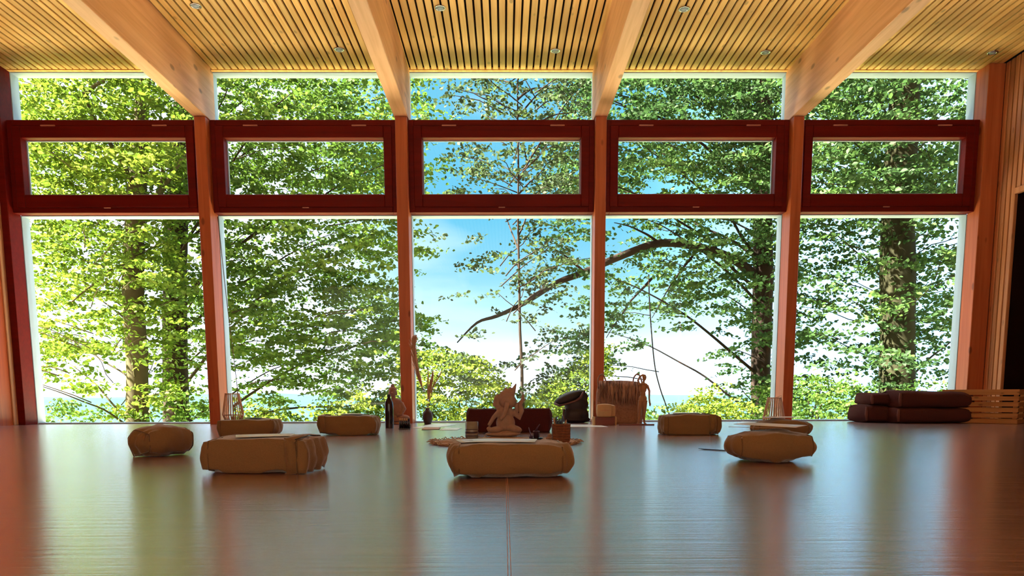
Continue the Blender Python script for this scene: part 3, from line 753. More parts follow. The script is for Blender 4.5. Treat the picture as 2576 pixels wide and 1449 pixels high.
# vase and dried reeds
p = fpos(1076, 1067); s_ = p.y / F
e = thing('clay_vase', 'small round dark clay vase right of the second post', 'vase', p)
mb = MB(); mb.lathe([(a * s_, b_ * s_) for a, b_ in ((0, 0), (8, 0), (9, 2), (12.6, 14), (13, 22), (11, 30), (6.5, 35), (4.8, 37), (6.6, 40), (6, 40.5), (4, 37), (4, 30), (0, 28))], n=30); mb.obj('body', 'clay', e, True)
def reed(pts, wid, label, fine=170):
    e_ = thing('dried_reed', label, 'dried grass', (p.x, p.y, 0), 0, 'dried grasses in the vase')
    P = [Vector((x * s_, y * s_, z * s_)) for x, z, y in pts]
    mb = MB(); mb.tube(P, [.0016] * len(P), 5); mb.obj('stem', 'reed', e_, True)
    mb = MB()
    for k in range(fine):
        t_ = .38 + .62 * (k / fine); f_ = t_ * (len(P) - 1); i = min(int(f_), len(P) - 2); q_ = P[i].lerp(P[i + 1], f_ - i); d = (P[i + 1] - P[i]).normalized()
        w2 = wid * s_ * math.sin(PI * min(1, (t_ - .36) / .66)) ** .6; a = random.uniform(0, 2 * PI)
        side = Vector((math.cos(a), math.sin(a), 0)) * w2 * random.uniform(.5, 1)
        mb.tube([q_, q_ + d * 10 * s_ + side * .6, q_ + d * 22 * s_ + side], [.002, .0036, .0008], 4)
    mb.obj('plume', 'reed', e_, True)
reed([(0, 20, 0), (-2, 48, 0), (-12, 90, 0), (-26, 140, 0), (-33, 190, 2), (-31, 200, 2)], 11, 'tall dried grass plume leaning left against the post', 260)
reed([(0, 20, 1), (2, 48, 1), (6, 80, 0), (12, 112, 0)], 6, 'short dried grass stalk leaning right in the clay vase', 80)
reed([(0, 20, -1), (0, 48, -1), (2, 90, 0), (3, 118, 0)], 1.6, 'thin upright dried stalk in the clay vase', 40)
reed([(0, 20, 0), (4, 50, -1), (14, 90, 0), (30, 118, 0)], 1.2, 'thin dried stalk bending far right in the clay vase', 40)

# black leather bag with floppy open top
p = fpos(1447, 1064); s_ = p.y / F
e = thing('leather_bag', 'black leather bag with its top flopping open to the left', 'bag', (p.x, p.y + .06, 0))
mb = MB()
blobs(mb, [('b', 2, 20, 0, 34, 24, 20), ('b', 4, 46, 0, 31, 22, 18), ('b', 14, 64, 0, 19, 18, 13), ('b', -2, 8, 0, 30, 9, 18), ('b', 8, 8, 0, 32, 9, 18)], s_)
mb.obj('body', 'leather', e, True, .006)
mb = MB()
blobs(mb, [('b', -16, 62, -4, 40, 15, 17, -22), ('b', -34, 54, -6, 18, 8, 12, -18), ('b', 4, 72, -2, 22, 10, 14, -8), ('t', [(16, 70, 0), (22, 76, 0), (25, 82, 0)], [10, 6, 2])], s_)
tf = mb.obj('top_flap', 'leather', e, True, .006)
mb = MB(); blobs(mb, [('t', [(-51, 49, -14), (-40, 43, -19), (-22, 48, -20), (-2, 54, -19), (12, 62, -17), (20, 76, -13)], [2.2, 2.8, 2.6, 3, 4, 2.4])], s_); mb.obj('flap_edge', 'leather_edge', tf, True)
mb = MB(); a_ = [(-28 + 3.5 * math.cos(t_), 36 + 3.5 * math.sin(t_), -15) for t_ in [2 * PI * k / 12 for k in range(14)]]; blobs(mb, [('t', a_, [1.1] * 14)], s_); mb.obj('eyelet', 'steel', e, True)
mb = MB(); blobs(mb, [('t', [(-28, 34, -15), (-30, 22, -18), (-27, 10, -17), (-22, 3, -16)], [2.6, 2.4, 2.4, 2.4])], s_); mb.obj('strap', 'leather_edge', e, True)

# woven jute bag with handles
p = fpos(1563, 1066); s_ = p.y / F
e = thing('woven_bag', 'large woven jute bag with loop handles and long fringe behind the wooden box', 'bag', (p.x, p.y + .10, 0))
mb = MB()
n = 40; prof = []
for i in range(22):
    t_ = i / 21; z = t_ * 108 * s_
    hx = (56 + 5 * math.sin(t_ * PI) - (6 * max(0, t_ - .8) * 5)) * s_; hy = (26 - 12 * t_) * s_
    ring_ = []
    for k in range(n):
        a = 2 * PI * k / n; ca, sa = math.cos(a), math.sin(a)
        ring_.append((hx * math.copysign(abs(ca) ** .55, ca), hy * math.copysign(abs(sa) ** .7, sa) + .003 * math.sin(k * 2.5 + z * 60), z - (5 * s_ * t_ * max(0, ca) if t_ > .7 else 0)))
    prof.append(ring_)
vs = [q_ for r__ in prof for q_ in r__]
fs = [(i * n + k, i * n + (k + 1) % n, (i + 1) * n + (k + 1) % n, (i + 1) * n + k) for i in range(21) for k in range(n)] + [tuple(range(n))[::-1], tuple(21 * n + k for k in range(n))]
mb.add(vs, fs); mb.obj('body', 'jute', e, True)
mb = MB()
for k in range(60):       # long fringe hanging from the rim
    x0 = random.uniform(-54, 40); L = random.uniform(30, 62); z0 = 107 - max(0, x0) * .06
    mb.tube([(x0 * s_, -15 * s_, z0 * s_), ((x0 + random.uniform(-3, 3)) * s_, -26 * s_, (z0 - L * .4) * s_), ((x0 + random.uniform(-7, 7)) * s_, -27.5 * s_, (z0 - L) * s_)], [.006, .0085, .002], 5)
tag(mb.obj('fringe', 'strand', e, True), kind='stuff')
for (cx, wdt, lab) in ((-48, 8.5, 0), (42, 9, 1)):
    mb = MB(); mb.tube(cr([((cx - wdt) * s_, -10 * s_, 88 * s_), ((cx - wdt - 1) * s_, -9 * s_, 112 * s_), (cx * s_, -8 * s_, 124 * s_), ((cx + wdt) * s_, -9 * s_, 113 * s_), ((cx + wdt + 4) * s_, -10 * s_, 90 * s_)]), .0065, 8)
    mb.obj('handle', 'jute', e, True)
# slim wooden figure
p = fpos(1612, 1068); s_ = p.y / F
e = thing('wooden_figure', 'slim carved wooden standing figure with one arm raised to its head', 'figurine', p)
mb = MB()
blobs(mb, [('b', 7, 117, 0, 5.2, 8, 5.2), ('t', [(6, 112, 0), (5, 104, 0)], [2.8, 3]), ('t', [(-5, 99, 0), (4, 101, 0), (14, 98, 0)], [3.5, 5, 3.5]),
           ('b', 4, 90, 0, 9.5, 13, 6), ('b', 4, 76, 0, 7, 10, 5.4), ('b', 4, 64, 0, 10.5, 11, 7),
           ('t', [(-1, 60, 0), (-4, 36, 0), (-4, 18, 0), (-6, 4, 0)], [7, 5, 3.6, 2.4]), ('t', [(9, 60, 0), (9, 38, 0), (7, 20, 0), (9, 4, 0)], [7, 5, 3.8, 2.4]),
           ('t', [(-6, 3, 0), (-10, 2, -4)], [3, 1.8]), ('t', [(9, 3, 0), (13, 2, -4)], [3, 1.8]),
           ('t', [(14, 98, 0), (20, 84, 0), (20, 66, 0), (21, 54, -2)], [3.6, 2.8, 2.2, 2.4]),
           ('t', [(-5, 99, 0), (-9, 110, 0), (-4, 120, 0), (5, 124, 0)], [3.2, 2.6, 2.4, 2.6])], s_)
for k, (dx, dz) in enumerate(((-1.6, -7.5), (-.6, -8.5), (.5, -8.5), (1.6, -7.5), (2.8, -4.5))):
    blobs(mb, [('t', [(21 + dx * .6, 54, -2), (22 + dx, 54 + dz, -2.5)], [.9, .6])], s_)
mb.obj('body', 'figwood', e, True, .0022)
mb = MB(); mb.lathe([(0, 0), (12 * s_, 0), (12 * s_, 2 * s_), (0, 2 * s_)], c=(1 * s_, 0, 0), n=20); mb.obj('foot_plate', 'redbox', e, True)
# low dark tray / board to the right
p = fpos(1600, 1069.5); s_ = p.y / F
mb = MB(); mb.box(-44 * s_, 44 * s_, -.02, .012, 0, .010, c=.002); tag(mb.obj('wooden_tray', 'redbox', None, loc=(p.x, p.y - .02, 0)), 'flat dark wooden board at the feet of the wooden figure', 'board')
# red box with pale corners and the cream block on it
p = fpos(1522, 1070); s_ = p.y / F
e = thing('wooden_box', 'low red-brown wooden box with pale upright edges under the cream block', 'box', p)
mb = MB(); mb.box(-26 * s_, 26 * s_, 0, .10, .0, 20 * s_, c=.002); mb.obj('body', 'redbox', e)
for sx in (-1, 1):
    mb = MB(); mb.box(sx * 27 * s_ - 2 * s_, sx * 27 * s_ + 2 * s_, -.004, .10, 0, 21.5 * s_, c=.001); mb.obj('side_panel', 'cream', e)
e = thing('wooden_block', 'rounded cream wooden block resting on the low red-brown box', 'block', (p.x, p.y, 20.2 * s_))
mb = MB(); blobs(mb, [], s_)
m3_, v3 = cushion_mesh(40 * s_, .07, 33 * s_, .35, .02, 21, .0004); m3_.obj('front_body', 'cream', e, True).location = (-1 * s_, .045, 0)
m3_, v3 = cushion_mesh(20 * s_, .06, 30 * s_, .5, .02, 22, .0004); m3_.obj('end_body', 'cream', e, True).location = (18 * s_, .055, .002)
mb = MB(); mb.box(-12 * s_, 12 * s_, -.001, .001, -1.0 * s_, 1.0 * s_); mb.box(-1.0 * s_, 1.0 * s_, -.001, .001, -4 * s_, 4 * s_); mb.obj('cross_mark', 'pencil', e).location = (0, .0095, 17 * s_)

# lanterns
def lantern(u, vb, wtop, wmid, wbot, h, label, knot=.3, handle=False):
    p = fpos(u, vb); s_ = p.y / F
    e = thing('bamboo_lantern', label, 'lantern', (p.x, p.y, 0), 0, 'bamboo lanterns')
    prof = [(wbot / 2, 0), (wmid / 2, h * knot), (wtop / 2, h)]
    nst = 26
    for k in range(nst):
        a = 2 * PI * k / nst; mb = MB()
        mb.tube([(r_ * s_ * math.cos(a), r_ * s_ * math.sin(a), z * s_ + .003) for r_, z in prof], .0042, 6)
        mb.obj('cane', 'bamboo', e, True)
    for r_, z in ((wbot / 2, 1), (wmid / 2, h * knot), (wtop / 2, h - 1)):
        mb = MB(); pts = [(r_ * s_ * math.cos(2 * PI * k / 28), r_ * s_ * math.sin(2 * PI * k / 28), max(z * s_, .004)) for k in range(30)]; mb.tube(pts, .0036, 6, cap=False); mb.obj('hoop', 'bamboo', e, True)
    mb = MB(); mb.lathe([(0, .001), (wbot / 2 * s_ * .95, .001), (wbot / 2 * s_ * .95, .008), (0, .008)], n=24); mb.obj('floor_disc', 'bamboo', e, True)
    gm2 = 'glass'
    mb = MB(); rr_ = wbot / 2 * s_ * .62; mb.lathe([(rr_ * .9, .009), (rr_, .012), (rr_, h * .62 * s_), (rr_ * .94, h * .62 * s_), (rr_ * .92, .014)], n=24); mb.obj('glass_insert', gm2, e, True)
    mb = MB(); mb.lathe([(0, .0095), (rr_ * .6, .0095), (rr_ * .6, h * .26 * s_), (0, h * .26 * s_)], n=20); cn = mb.obj('candle', 'cream', e, True)
    if handle:
        mb = MB(); mb.tube([(wtop / 2 * s_, 0, (h - 1) * s_), (wtop * .56 * s_, 0, (h + 6) * s_), (wtop * .40 * s_, 0, (h + 4) * s_), (0, 0, (h - 1) * s_ + .002), (-wtop / 2 * s_, 0, (h - 1) * s_)], .0018, 6); mb.obj('handle', 'bamboo', e, True)
lantern(588, 1067, 33, 50, 33, 76, 'bamboo cane lantern widest at its middle, beside the first post from the left')
lantern(1946, 1063, 32, 52, 50, 62, 'tapering bamboo lantern with a wire handle in front of the fourth post', .18, True)
# cord hanging from the first post's window down to the lantern
mb = MB(); pts = [at(548, 545, 7.08), at(560, 660, 7.06), at(572, 770, 7.03), at(588, 900, 7.0), at(598, 985, 6.98), at(604, 1040, 6.96)]; g0 = onz(606, 1066); pts.append(Vector((g0.x, g0.y, .003)))
tag(mb.tube(cr(pts), .0035, 6).obj('hanging_cord', 'cord', None, True), 'thin dark cord hanging beside the first post down to the left lantern', 'cord')

# folded blankets
def blanket(u0, u1, v0, v1, label, seed, dy=0.0, z0=0.0, dep=.36, rz=0):
    p = fpos((u0 + u1) / 2, 1064); s_ = (p.y + dy) / F; L = (u1 - u0) * s_; hh = (v1 - v0) * s_
    e = thing('folded_blanket', label, 'blanket', (p.x * (p.y + dy) / p.y, p.y + dy + dep / 2, z0), rz, 'folded blankets by the crate')
    # folded sheet: three layers whose section is a flat rounded roll
    n = 26; vs = []; fs = []; m = 24
    for i in range(m + 1):
        t_ = i / m; x = (t_ - .5) * L
        for k in range(n):
            a = 2 * PI * k / n; ca, sa = math.cos(a), math.sin(a)
            y = dep / 2 * math.copysign(abs(ca) ** .45, ca); z = hh / 2 * (1 + math.copysign(abs(sa) ** .6, sa))
            sg = noise.noise(Vector((x * 5 + seed, y * 4, seed * 1.7))) * .014 + noise.noise(Vector((x * 18 + seed, z * 20, y * 10))) * .004
            endk = 1 - .10 * (max(0, abs(t_ - .5) - .44) / .06) ** 2
            z2 = hh / 2 + (z - hh / 2) * endk
            if z > hh * .3: z2 += sg - .10 * hh * (t_ - .2 if t_ > .2 else 0)
            vs.append((x + .006 * math.sin(k), y * endk, max(0, z2)))
    for i in range(m):
        for k in range(n): fs.append((i * n + k, i * n + (k + 1) % n, (i + 1) * n + (k + 1) % n, (i + 1) * n + k))
    fs += [tuple(range(n))[::-1], tuple(m * n + k for k in range(n))]
    MB().add(vs, fs).obj('folded_cloth', 'blanket', e, True)
    mb = MB()      # folded-over edge rolls on the left end
    for q_ in (.28,):
        mb.tube([(-L / 2 + .006, -dep * .46, hh * .12), (-L / 2 - .002, -dep * .47, hh * .5), (-L / 2 + .006, -dep * .44, hh * .86)], [.011, .014, .011], 8)
    mb.obj('fold', 'blanket_edge', e, True)
    return hh
h1 = blanket(2180, 2266, 1016, 1062, 'dark brown folded blanket, lower one of the left stack, nearest the windows', 1, .04, 0, .40)
blanket(2192, 2266, 988, 1020, 'dark brown folded blanket on top of the left stack', 2, .06, h1 - .008, .36)
h2 = blanket(2260, 2449, 1022, 1063, 'long dark brown folded blanket at the bottom of the right stack before the crate', 3, -.10, 0, .38)
blanket(2262, 2451, 981, 1025, 'long dark brown folded blanket on top of the right stack before the crate', 4, -.09, h2 * .93, .36)

# slatted wooden crates
def crate(pa, pb, depth, hz, label, rows=6):
    """front face from pa to pb (floor points); body extends away by depth"""
    pa, pb = Vector(pa), Vector(pb); L = (pb - pa).length; ang = math.atan2(pb.y - pa.y, pb.x - pa.x)
    e = thing('wooden_crate', label, 'crate', (pa.x, pa.y, 0), ang, 'slatted wooden crates')
    th = .010; sl = hz / rows
    for i in range(rows):
        z0 = i * sl + .002; z1 = z0 + sl * .72
        if i == rows - 1: z1 = hz
        for (x0, x1, y0, y1) in ((0, L, 0, th), (0, L, depth - th, depth), (0, th, th, depth - th), (L - th, L, th, depth - th)):
            mb = MB(); mb.box(x0, x1, y0, y1, z0, z1, c=.0015); mb.obj('slat', 'crate', e)
    for (x, y) in ((th, th), (L - th - .03, th), (th, depth - th - .03), (L - th - .03, depth - th - .03)):
        mb = MB(); mb.box(x, x + .03, y, y + .03, 0, hz - .002, c=.002); mb.obj('corner_post', 'crate', e)
    mb = MB(); mb.box(th, L - th, th, depth - th, .002, .010); mb.obj('bottom_board', 'crate', e)
crate((3.90, 6.60, 0), (4.31, 6.19, 0), .30, .292, 'slatted wooden crate at the right edge behind the stacks of folded blankets')

# small things near the front right cushion
a = fpos(1757, 1131); b_ = fpos(1826, 1135)
mb = MB(); mb.tube([a + Vector((0, 0, .006)), a.lerp(b_, .2) + Vector((0, 0, .003)), b_ + Vector((0, 0, .003))], [.001, .0028, .0028], 6); tag(mb.obj('pen', 'blackpl', None, True), 'thin dark pen lying on the floor left of the front right cushion', 'pen')
a = fpos(350, 1079); b_ = fpos(470, 1080)
mb = MB(); mb.tube([a + Vector((0, 0, .004)), a.lerp(b_, .4) + Vector((0, .03, .002)), b_ + Vector((0, .0, .002))], [.0018] * 3, 5); tag(mb.obj('twig', 'reed', None, True), 'thin pale twig on the floor behind the end-on cushion at the left', 'twig')

# ================================================================ OUTSIDE
# ground falling away from the house, valley and hills
def grid(x0, x1, y0, y1, nx, ny, fz, name, mat):
    mb = MB(); vs = []; fs = []
    for j in range(ny + 1):
        for i in range(nx + 1):
            x = x0 + (x1 - x0) * i / nx; y = y0 + (y1 - y0) * (j / ny) ** 1.6; vs.append((x, y, fz(x, y)))
    for j in range(ny):
        for i in range(nx): a = j * (nx + 1) + i; fs.append((a, a + 1, a + nx + 2, a + nx + 1))
    return mb.add(vs, fs).obj(name, mat, None, True)
GZ = lambda x, y: -.45 - .16 * max(0, y - 8) + .12 * noise.noise(Vector((x * .4, y * .4, 0)))
o_ = grid(-26, 26, YO, 46, 60, 40, GZ, 'grassy_slope', 'ground'); tag(o_, 'green ground sloping down from the house beneath the trees', 'ground', None, 'structure')
o_ = grid(-9000, 9000, 60, 12000, 90, 60, lambda x, y: -150 + 28 * noise.noise(Vector((x * .0011, y * .0011, 3))) + (150 if y > 5500 else 0) * max(0, .60 + .5 * noise.noise(Vector((x * .0005, y * .0003, 9)))), 'distant_hills', 'hill'); tag(o_, 'distant valley and low blue hills on the horizon', 'hills', None, 'structure')

hzm = bpy.data.materials.new('valley_haze'); hzm.use_nodes = True; t = hzm.node_tree; t.nodes.clear()
o = t.nodes.new('ShaderNodeOutputMaterial'); vs_ = t.nodes.new('ShaderNodeVolumeScatter'); vs_.inputs['Color'].default_value = (.014, .042, .066, 1); vs_.inputs['Density'].default_value = .00022
t.links.new(vs_.outputs[0], o.inputs['Volume']); M['haze'] = hzm
mb = MB(); mb.box(-9000, 9000, 200, 11500, -260, -2.5); o_ = mb.obj('haze_layer', 'haze'); o_['kind'] = 'structure'; tag(o_, 'pale blue haze over the distant valley')

def leaves_mesh(name, cen, mat, parent, size=.065, tiltd=38, per=None, smin=.7, smax=1.25):
    """one mesh of folded leaf blades at the given centres"""
    n = len(cen)
    if n == 0: return
    cen = np.asarray(cen, dtype=np.float64)
    az = rng.uniform(0, 2 * PI, n); s_ = size * rng.uniform(smin, smax, n)
    # blade axis u, side axis w, normal nn near up
    tx = np.radians(rng.normal(0, tiltd, n)); ty = np.radians(rng.normal(0, tiltd, n))
    nn = np.stack([np.sin(tx), np.sin(ty), np.cos(tx) * np.cos(ty)], 1); nn /= np.linalg.norm(nn, axis=1)[:, None]
    a = np.stack([np.cos(az), np.sin(az), np.zeros(n)], 1); a -= nn * (a * nn).sum(1)[:, None]; a /= np.linalg.norm(a, axis=1)[:, None]
    w = np.cross(nn, a)
    L = s_[:, None]; V = np.empty((n, 6, 3))
    V[:, 0] = cen - a * L * .5; V[:, 3] = cen + a * L * .5 - nn * L * .08
    V[:, 1] = cen - a * L * .12 + w * L * .31 + nn * L * .06; V[:, 2] = cen + a * L * .22 + w * L * .24 + nn * L * .03
    V[:, 5] = cen - a * L * .12 - w * L * .31 + nn * L * .06; V[:, 4] = cen + a * L * .22 - w * L * .24 + nn * L * .03
    me = bpy.data.meshes.new(name); me.vertices.add(n * 6); me.vertices.foreach_set('co', V.reshape(-1))
    base = (np.arange(n) * 6)[:, None]
    q = np.concatenate([base + np.array([[0, 1, 2, 3]]), base + np.array([[0, 3, 4, 5]])], 1).reshape(-1)
    me.loops.add(n * 8); me.loops.foreach_set('vertex_index', q.astype(np.int32))
    me.polygons.add(n * 2); me.polygons.foreach_set('loop_start', (np.arange(n * 2) * 4).astype(np.int32))
    me.update(calc_edges=True); me.validate(); me.materials.append(M[mat])
    o_ = bpy.data.objects.new(name, me); COL.objects.link(o_); o_.parent = parent
    return o_

US = [50 + 100 * i for i in range(25)]
VS = [60, 130, 200, 270, 340, 410, 480, 550, 620, 690, 760, 830, 900, 970, 1040]
DG = """6778999998 5555677888 99986
6789999986 5545677889 99976
6789999986 5546778899 99976
7888999886 5555677889 99866
7888999988 6524566789 99876
8899999998 8635667789 88876
8889999999 8645667788 88876
6889999998 6213325688 77866
6889988998 5244446788 78877
6888999998 3135467778 66877
5567899998 5124356668 55776
6676899999 8423443458 54665
5535778999 8714630158 54655
2223756888 7613520158 54655
4345755666 5534432356 44554"""
D = np.array([[int(c) for c in r_.replace(' ', '')] for r_ in DG.split('\n')], float)
def dens(u, v):
    fu = min(max((u - 50) / 100, 0), 23.999); fv = min(max((v - 60) / 70, 0), 13.999)
    i, j = int(fv), int(fu); a, b2 = fv - i, fu - j
    k_ = 1 - (.28 + .14 * (v > 520)) * min(1, max(0, (u - 1380) / 200)) - .1 * (u < 1380) * (v > 520)
    return k_ * ((D[i, j] * (1 - b2) + D[i, j + 1] * b2) * (1 - a) + (D[i + 1, j] * (1 - b2) + D[i + 1, j + 1] * b2) * a) / 9
def spray(c, r_, n, drop=.25):
    """a flat beech spray: leaves either side of a few twigs fanning from c"""
    out_ = []; az0 = rng.uniform(0, 2 * PI); slope = rng.normal(-.12, .12)
    k = 5
    for t_ in range(k):
        az = az0 + (t_ - (k - 1) / 2) * .42 + rng.normal(0, .08); Ln = r_ * rng.uniform(.7, 1.25)
        m = max(2, n // k)
        s_ = (np.arange(m) + rng.uniform(0, 1, m)) / m
        side = np.where(np.arange(m) % 2 == 0, 1, -1) * rng.uniform(.015, .06, m)
        dx = math.cos(az) * s_ * Ln - math.sin(az) * side; dy = math.sin(az) * s_ * Ln + math.cos(az) * side
        dz = slope * s_ * Ln - .12 * (s_ ** 2) * Ln + rng.normal(0, .018, m)
        out_.append(np.stack([c[0] + dx, c[1] + dy, c[2] + dz], 1))
    return np.concatenate(out_)
def curved(a, b_, sag=.1, n=7, jit=.05):
    a, b_ = Vector(a), Vector(b_); L = (b_ - a).length; pts = []
    for i in range(n + 1):
        t_ = i / n; p = a.lerp(b_, t_); p.z += math.sin(t_ * PI) * sag * L
        if 0 < i < n: p += Vector((random.gauss(0, jit), random.gauss(0, jit), random.gauss(0, jit))) * L * .3
        pts.append(p)
    return cr(pts, 3) if False else pts
def tree(name, label, trunk_px, Y, rad_px, u0, u1, yr, nspray, mat, bark, soft=60, leaf=.074, nb=26, clutter=None, group='trees beyond the windows', v_hi=1050, lps=34, sr=.42, tb=38):
    base = at(trunk_px[-1][0], trunk_px[-1][1], Y)
    e = thing(name, label, 'tree', (0, 0, 0), 0, group)
    pts = [at(u, v, Y) for u, v in trunk_px]; gp = pts[-1].copy(); gz = GZ(gp.x, gp.y) - .1
    pts.append(Vector((gp.x, gp.y, gz))); rr_ = [r_ * Y / F for r_ in rad_px] + [rad_px[-1] * Y / F * 1.15]
    e.location = (gp.x, gp.y, gz)
    off = Vector((gp.x, gp.y, gz)); pts = [p - off for p in pts]
    # denser trunk rings with a little irregularity
    P2, R2 = [], []
    for i in range(len(pts) - 1):
        for k in range(4):
            t_ = k / 4; P2.append(pts[i].lerp(pts[i + 1], t_)); R2.append((rr_[i] * (1 - t_) + rr_[i + 1] * t_) * (1 + .07 * noise.noise(Vector((P2[-1].z * 3, i, 0)))))
    P2.append(pts[-1]); R2.append(rr_[-1])
    mb = MB(); mb.tube(P2, R2, 14); mb.obj('trunk', bark, e, True)
    cen = []; cnt = 0; tries = 0
    while cnt < nspray and tries < nspray * 40:
        tries += 1
        u = rng.uniform(u0, u1); v = rng.uniform(60, v_hi)
        w = dens(u, v) ** 1.7
        edge = min((u - u0) / soft, (u1 - u) / soft, 1)
        w *= max(0, edge) * (.45 + .8 * noise.noise(Vector((u * .012, v * .028, Y))) + .35)
        if rng.uniform() > w: continue
        y = rng.uniform(*yr); p = at(u, v, y); cen.append(np.array(p)); cnt += 1
    lv = np.concatenate([spray(c, sr * rng.uniform(.6, 1.2), int(lps * rng.uniform(.7, 1.3))) for c in cen]) - np.array(off)
    leaves_mesh('foliage', lv, mat, e, leaf, tb)
    mb = MB()
    for k in range(nb):
        c = Vector(cen[int(rng.integers(len(cen)))]) - off
        # branch leaves the trunk lower than its tip
        zz = max(.8, c.z - abs(c.x) * .35 - rng.uniform(.2, .8)); f_ = 0
        best = min(P2, key=lambda q_: abs(q_.z - zz)); L = (c - best).length
        r0 = min(.035, .006 + .006 * L)
        mb.tube(cr(curved(best, c, .06, 6, .02), 3), [r0 * (1 - .85 * i / 18) for i in range(19)], 6)
    for k in range(nb * 4):     # twigs
        c = Vector(cen[int(rng.integers(len(cen)))]) - off; d = Vector((-c.x, -c.y * .3, -.3)); d = d.normalized() * random.uniform(.4, .9)
        mb.tube(curved(c, c + d, .04, 4, .08), [.004, .005, .006, .007, .008], 4)
    mb.obj('branches', bark, e, True)
    return e, off
MUL = 2.6
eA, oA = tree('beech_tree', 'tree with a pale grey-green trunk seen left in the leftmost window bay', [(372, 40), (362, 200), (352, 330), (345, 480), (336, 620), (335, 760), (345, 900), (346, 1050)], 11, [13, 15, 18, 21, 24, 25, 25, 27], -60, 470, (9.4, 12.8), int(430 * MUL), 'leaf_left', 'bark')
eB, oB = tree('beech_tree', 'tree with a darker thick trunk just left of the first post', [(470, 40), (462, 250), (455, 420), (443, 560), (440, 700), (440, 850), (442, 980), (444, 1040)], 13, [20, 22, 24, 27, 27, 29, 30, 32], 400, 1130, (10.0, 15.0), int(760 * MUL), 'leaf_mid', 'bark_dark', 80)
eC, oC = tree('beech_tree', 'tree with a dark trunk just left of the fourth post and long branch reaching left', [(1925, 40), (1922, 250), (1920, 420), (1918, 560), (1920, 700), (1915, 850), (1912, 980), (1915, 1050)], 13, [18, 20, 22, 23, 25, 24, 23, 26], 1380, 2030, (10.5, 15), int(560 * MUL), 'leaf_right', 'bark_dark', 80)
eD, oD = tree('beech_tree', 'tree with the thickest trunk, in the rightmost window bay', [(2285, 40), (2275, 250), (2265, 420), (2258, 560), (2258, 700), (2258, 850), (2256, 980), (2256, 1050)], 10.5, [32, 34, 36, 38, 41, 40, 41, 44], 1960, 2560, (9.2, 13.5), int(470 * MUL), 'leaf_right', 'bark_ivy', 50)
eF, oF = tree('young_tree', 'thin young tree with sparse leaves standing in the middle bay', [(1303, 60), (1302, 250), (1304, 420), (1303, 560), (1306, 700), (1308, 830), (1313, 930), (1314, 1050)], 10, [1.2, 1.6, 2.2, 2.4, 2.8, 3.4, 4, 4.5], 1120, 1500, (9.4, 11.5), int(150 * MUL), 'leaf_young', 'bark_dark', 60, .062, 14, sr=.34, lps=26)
# the long branch of the fourth-post tree
mb = MB()
pts = [at(u, v, y) - oC for u, v, y in ((1905, 700, 13), (1850, 655, 12.6), (1760, 622, 12.2), (1660, 612, 11.9), (1560, 645, 11.6), (1470, 685, 11.4), (1400, 712, 11.2), (1320, 762, 11.0), (1250, 795, 10.9), (1200, 812, 10.8), (1150, 862, 10.7))]
rr_ = [.085, .075, .068, .06, .055, .05, .042, .034, .026, .018, .008]; mb.tube(cr(pts, 4), [rr_[min(10, i // 4)] * (1 - i % 4 / 4) + rr_[min(10, i // 4 + 1)] * (i % 4 / 4) for i in range(41)], 8)
for (q0, q1) in (((1760, 622, 12.2), (1640, 800, 11.8)), ((1660, 612, 11.9), (1545, 560, 11.4)), ((1470, 685, 11.4), (1380, 620, 11.2)), ((1640, 700, 11.8), (1525, 850, 11.5)), ((1905, 690, 13), (1880, 600, 12.6))):
    mb.tube(cr(curved(at(*q0) - oC, at(*q1) - oC, .05, 6, .02), 4), [.022 - .0007 * i for i in range(25)], 6)
mb.tube(cr([at(u, v, 11.5) - oC for u, v in ((1632, 690), (1634, 760), (1640, 850), (1648, 925), (1660, 975), (1672, 1010), (1690, 1060))], 4), [.010] * 25, 6)
mb.obj('long_branch', 'bark_dark', eC, True)
mb = MB()    # pale forked branches of the left tree
for (q0, q1, r_) in (((352, 560, 11), (480, 380, 10.4), .05), ((350, 500, 11), (200, 230, 10.2), .04), ((405, 520, 11), (402, 330, 10.6), .028), ((200, 250, 10.2), (275, 188, 10), .035), ((345, 640, 11), (180, 760, 10.3), .02)):
    mb.tube(curved(at(*q0) - oA, at(*q1) - oA, .03, 8, .04), [r_ * (1 - .07 * i) for i in range(9)], 7)
mb.obj('forked_branches', 'bark', eA, True)
# ivy around the thick trunk
iv = []
for k in range(2600):
    z = rng.uniform(-1.2, 5.2); a = rng.uniform(0, 2 * PI); w = .5 + .5 * noise.noise(Vector((z * 1.3, a, 4)))
    if rng.uniform() > w * (1.3 if z < 1.4 or z > 2.2 else .35): continue
    r_ = .24 + abs(rng.normal(0, .06)); u = 2258 if z < 2 else 2258 + (z - 2) * 9
    c = at(2258, 800, 10.5); iv.append((c.x - oD.x + r_ * math.cos(a) + max(0, z - 2) * .05, c.y - oD.y + r_ * math.sin(a), z - oD.z))
leaves_mesh('ivy', iv, 'leaf_right', eD, .07, 55)

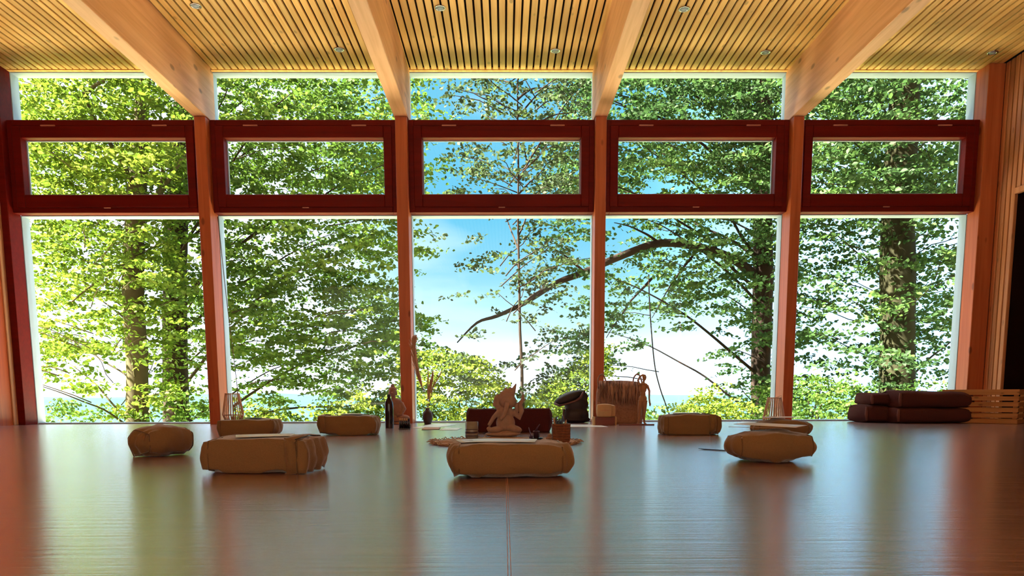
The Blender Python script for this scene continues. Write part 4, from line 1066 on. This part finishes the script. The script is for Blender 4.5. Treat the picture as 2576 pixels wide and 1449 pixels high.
def bush(label, u0, u1, vt, Y, n, mat, dep=1.2, leaf=.05, shape=None, group='bushes beyond the windows', name='bush'):
    """shrub whose crown reaches row vt (highest) between u0 and u1"""
    pa = at(u0, 1040, Y); pb = at(u1, 1040, Y); cx = (pa.x + pb.x) / 2; hw = (pb.x - pa.x) / 2; top = at((u0 + u1) / 2, vt, Y).z; gz = GZ(cx, Y) - .05
    e = thing(name, label, 'bush', (cx, Y, gz), 0, group); cen = []
    H_ = top - gz
    while len(cen) < n:
        x = rng.uniform(-1, 1); y = rng.uniform(-1, 1)
        if x * x * .8 + y * y > 1: continue
        zt_ = H_ * ((1 - abs(x) ** 2.4 * .55) * (.80 + .30 * noise.noise(Vector((x * 3 + u0, y * 2, 1))) + .1) if shape is None else shape(x))
        z = zt_ * (1 - rng.uniform(0, 1) ** 1.5 * .75)
        if rng.uniform() > .55 + .8 * noise.noise(Vector((x * 5 + u0, y * 3, z * 3))): continue
        cen.append((x * hw, y * dep, z))
    lv = np.concatenate([spray(c, .20 * rng.uniform(.6, 1.2), 16) for c in cen])
    leaves_mesh('foliage', lv, mat, e, leaf, 45)
    mb = MB()
    for k in range(14):
        c = Vector(cen[int(rng.integers(len(cen)))]); mb.tube(curved((random.uniform(-.2, .2), random.uniform(-.2, .2), 0), c, .0, 6, .05), [.016 - .002 * i for i in range(7)], 5)
    mb.obj('stems', 'bark_dark', e, True)
bush('bright yellow-green bush behind the clay vase and reeds', 1000, 1275, 885, 10.5, 620, 'leaf_bush', 1.3, shape=lambda x: (1.0 - .30 * max(0, x) ** 2 - .12 * max(0, -x) ** 2))
bush('bright bush between the statue and the third post', 1310, 1530, 868, 11.0, 480, 'leaf_bush', 1.2, shape=lambda x: (.80 + .24 * x - .1 * max(0, x - .6)))
bush('low light green bush behind the wooden figure', 1500, 1660, 1000, 10.0, 150, 'leaf_bush2', 1.0)
bush('sunlit yellow-green bush left of the right lantern', 1640, 1900, 978, 10.2, 420, 'leaf_bush', 1.0)
bush('green leafy bush between the right lantern and the folded blankets', 1880, 2180, 925, 10.0, 500, 'leaf_bush2', 1.1)
bush('green leafy bush behind the folded blankets', 2150, 2500, 945, 9.8, 480, 'leaf_bush2', 1.1)
bush('low scrubby bush at the foot of the leftmost window', 20, 330, 1018, 10.0, 190, 'leaf_bush2', 1.0)
bush('low bush right of the first post behind the left lantern', 560, 760, 1005, 10.2, 150, 'leaf_bush', 1.0)
bush('yellow-green bush behind the cushion left of the dark bottle', 740, 1040, 985, 10.2, 300, 'leaf_bush', 1.0)
bush('small bush between the two left trunks', 370, 560, 1020, 10.2, 120, 'leaf_bush2', .9)
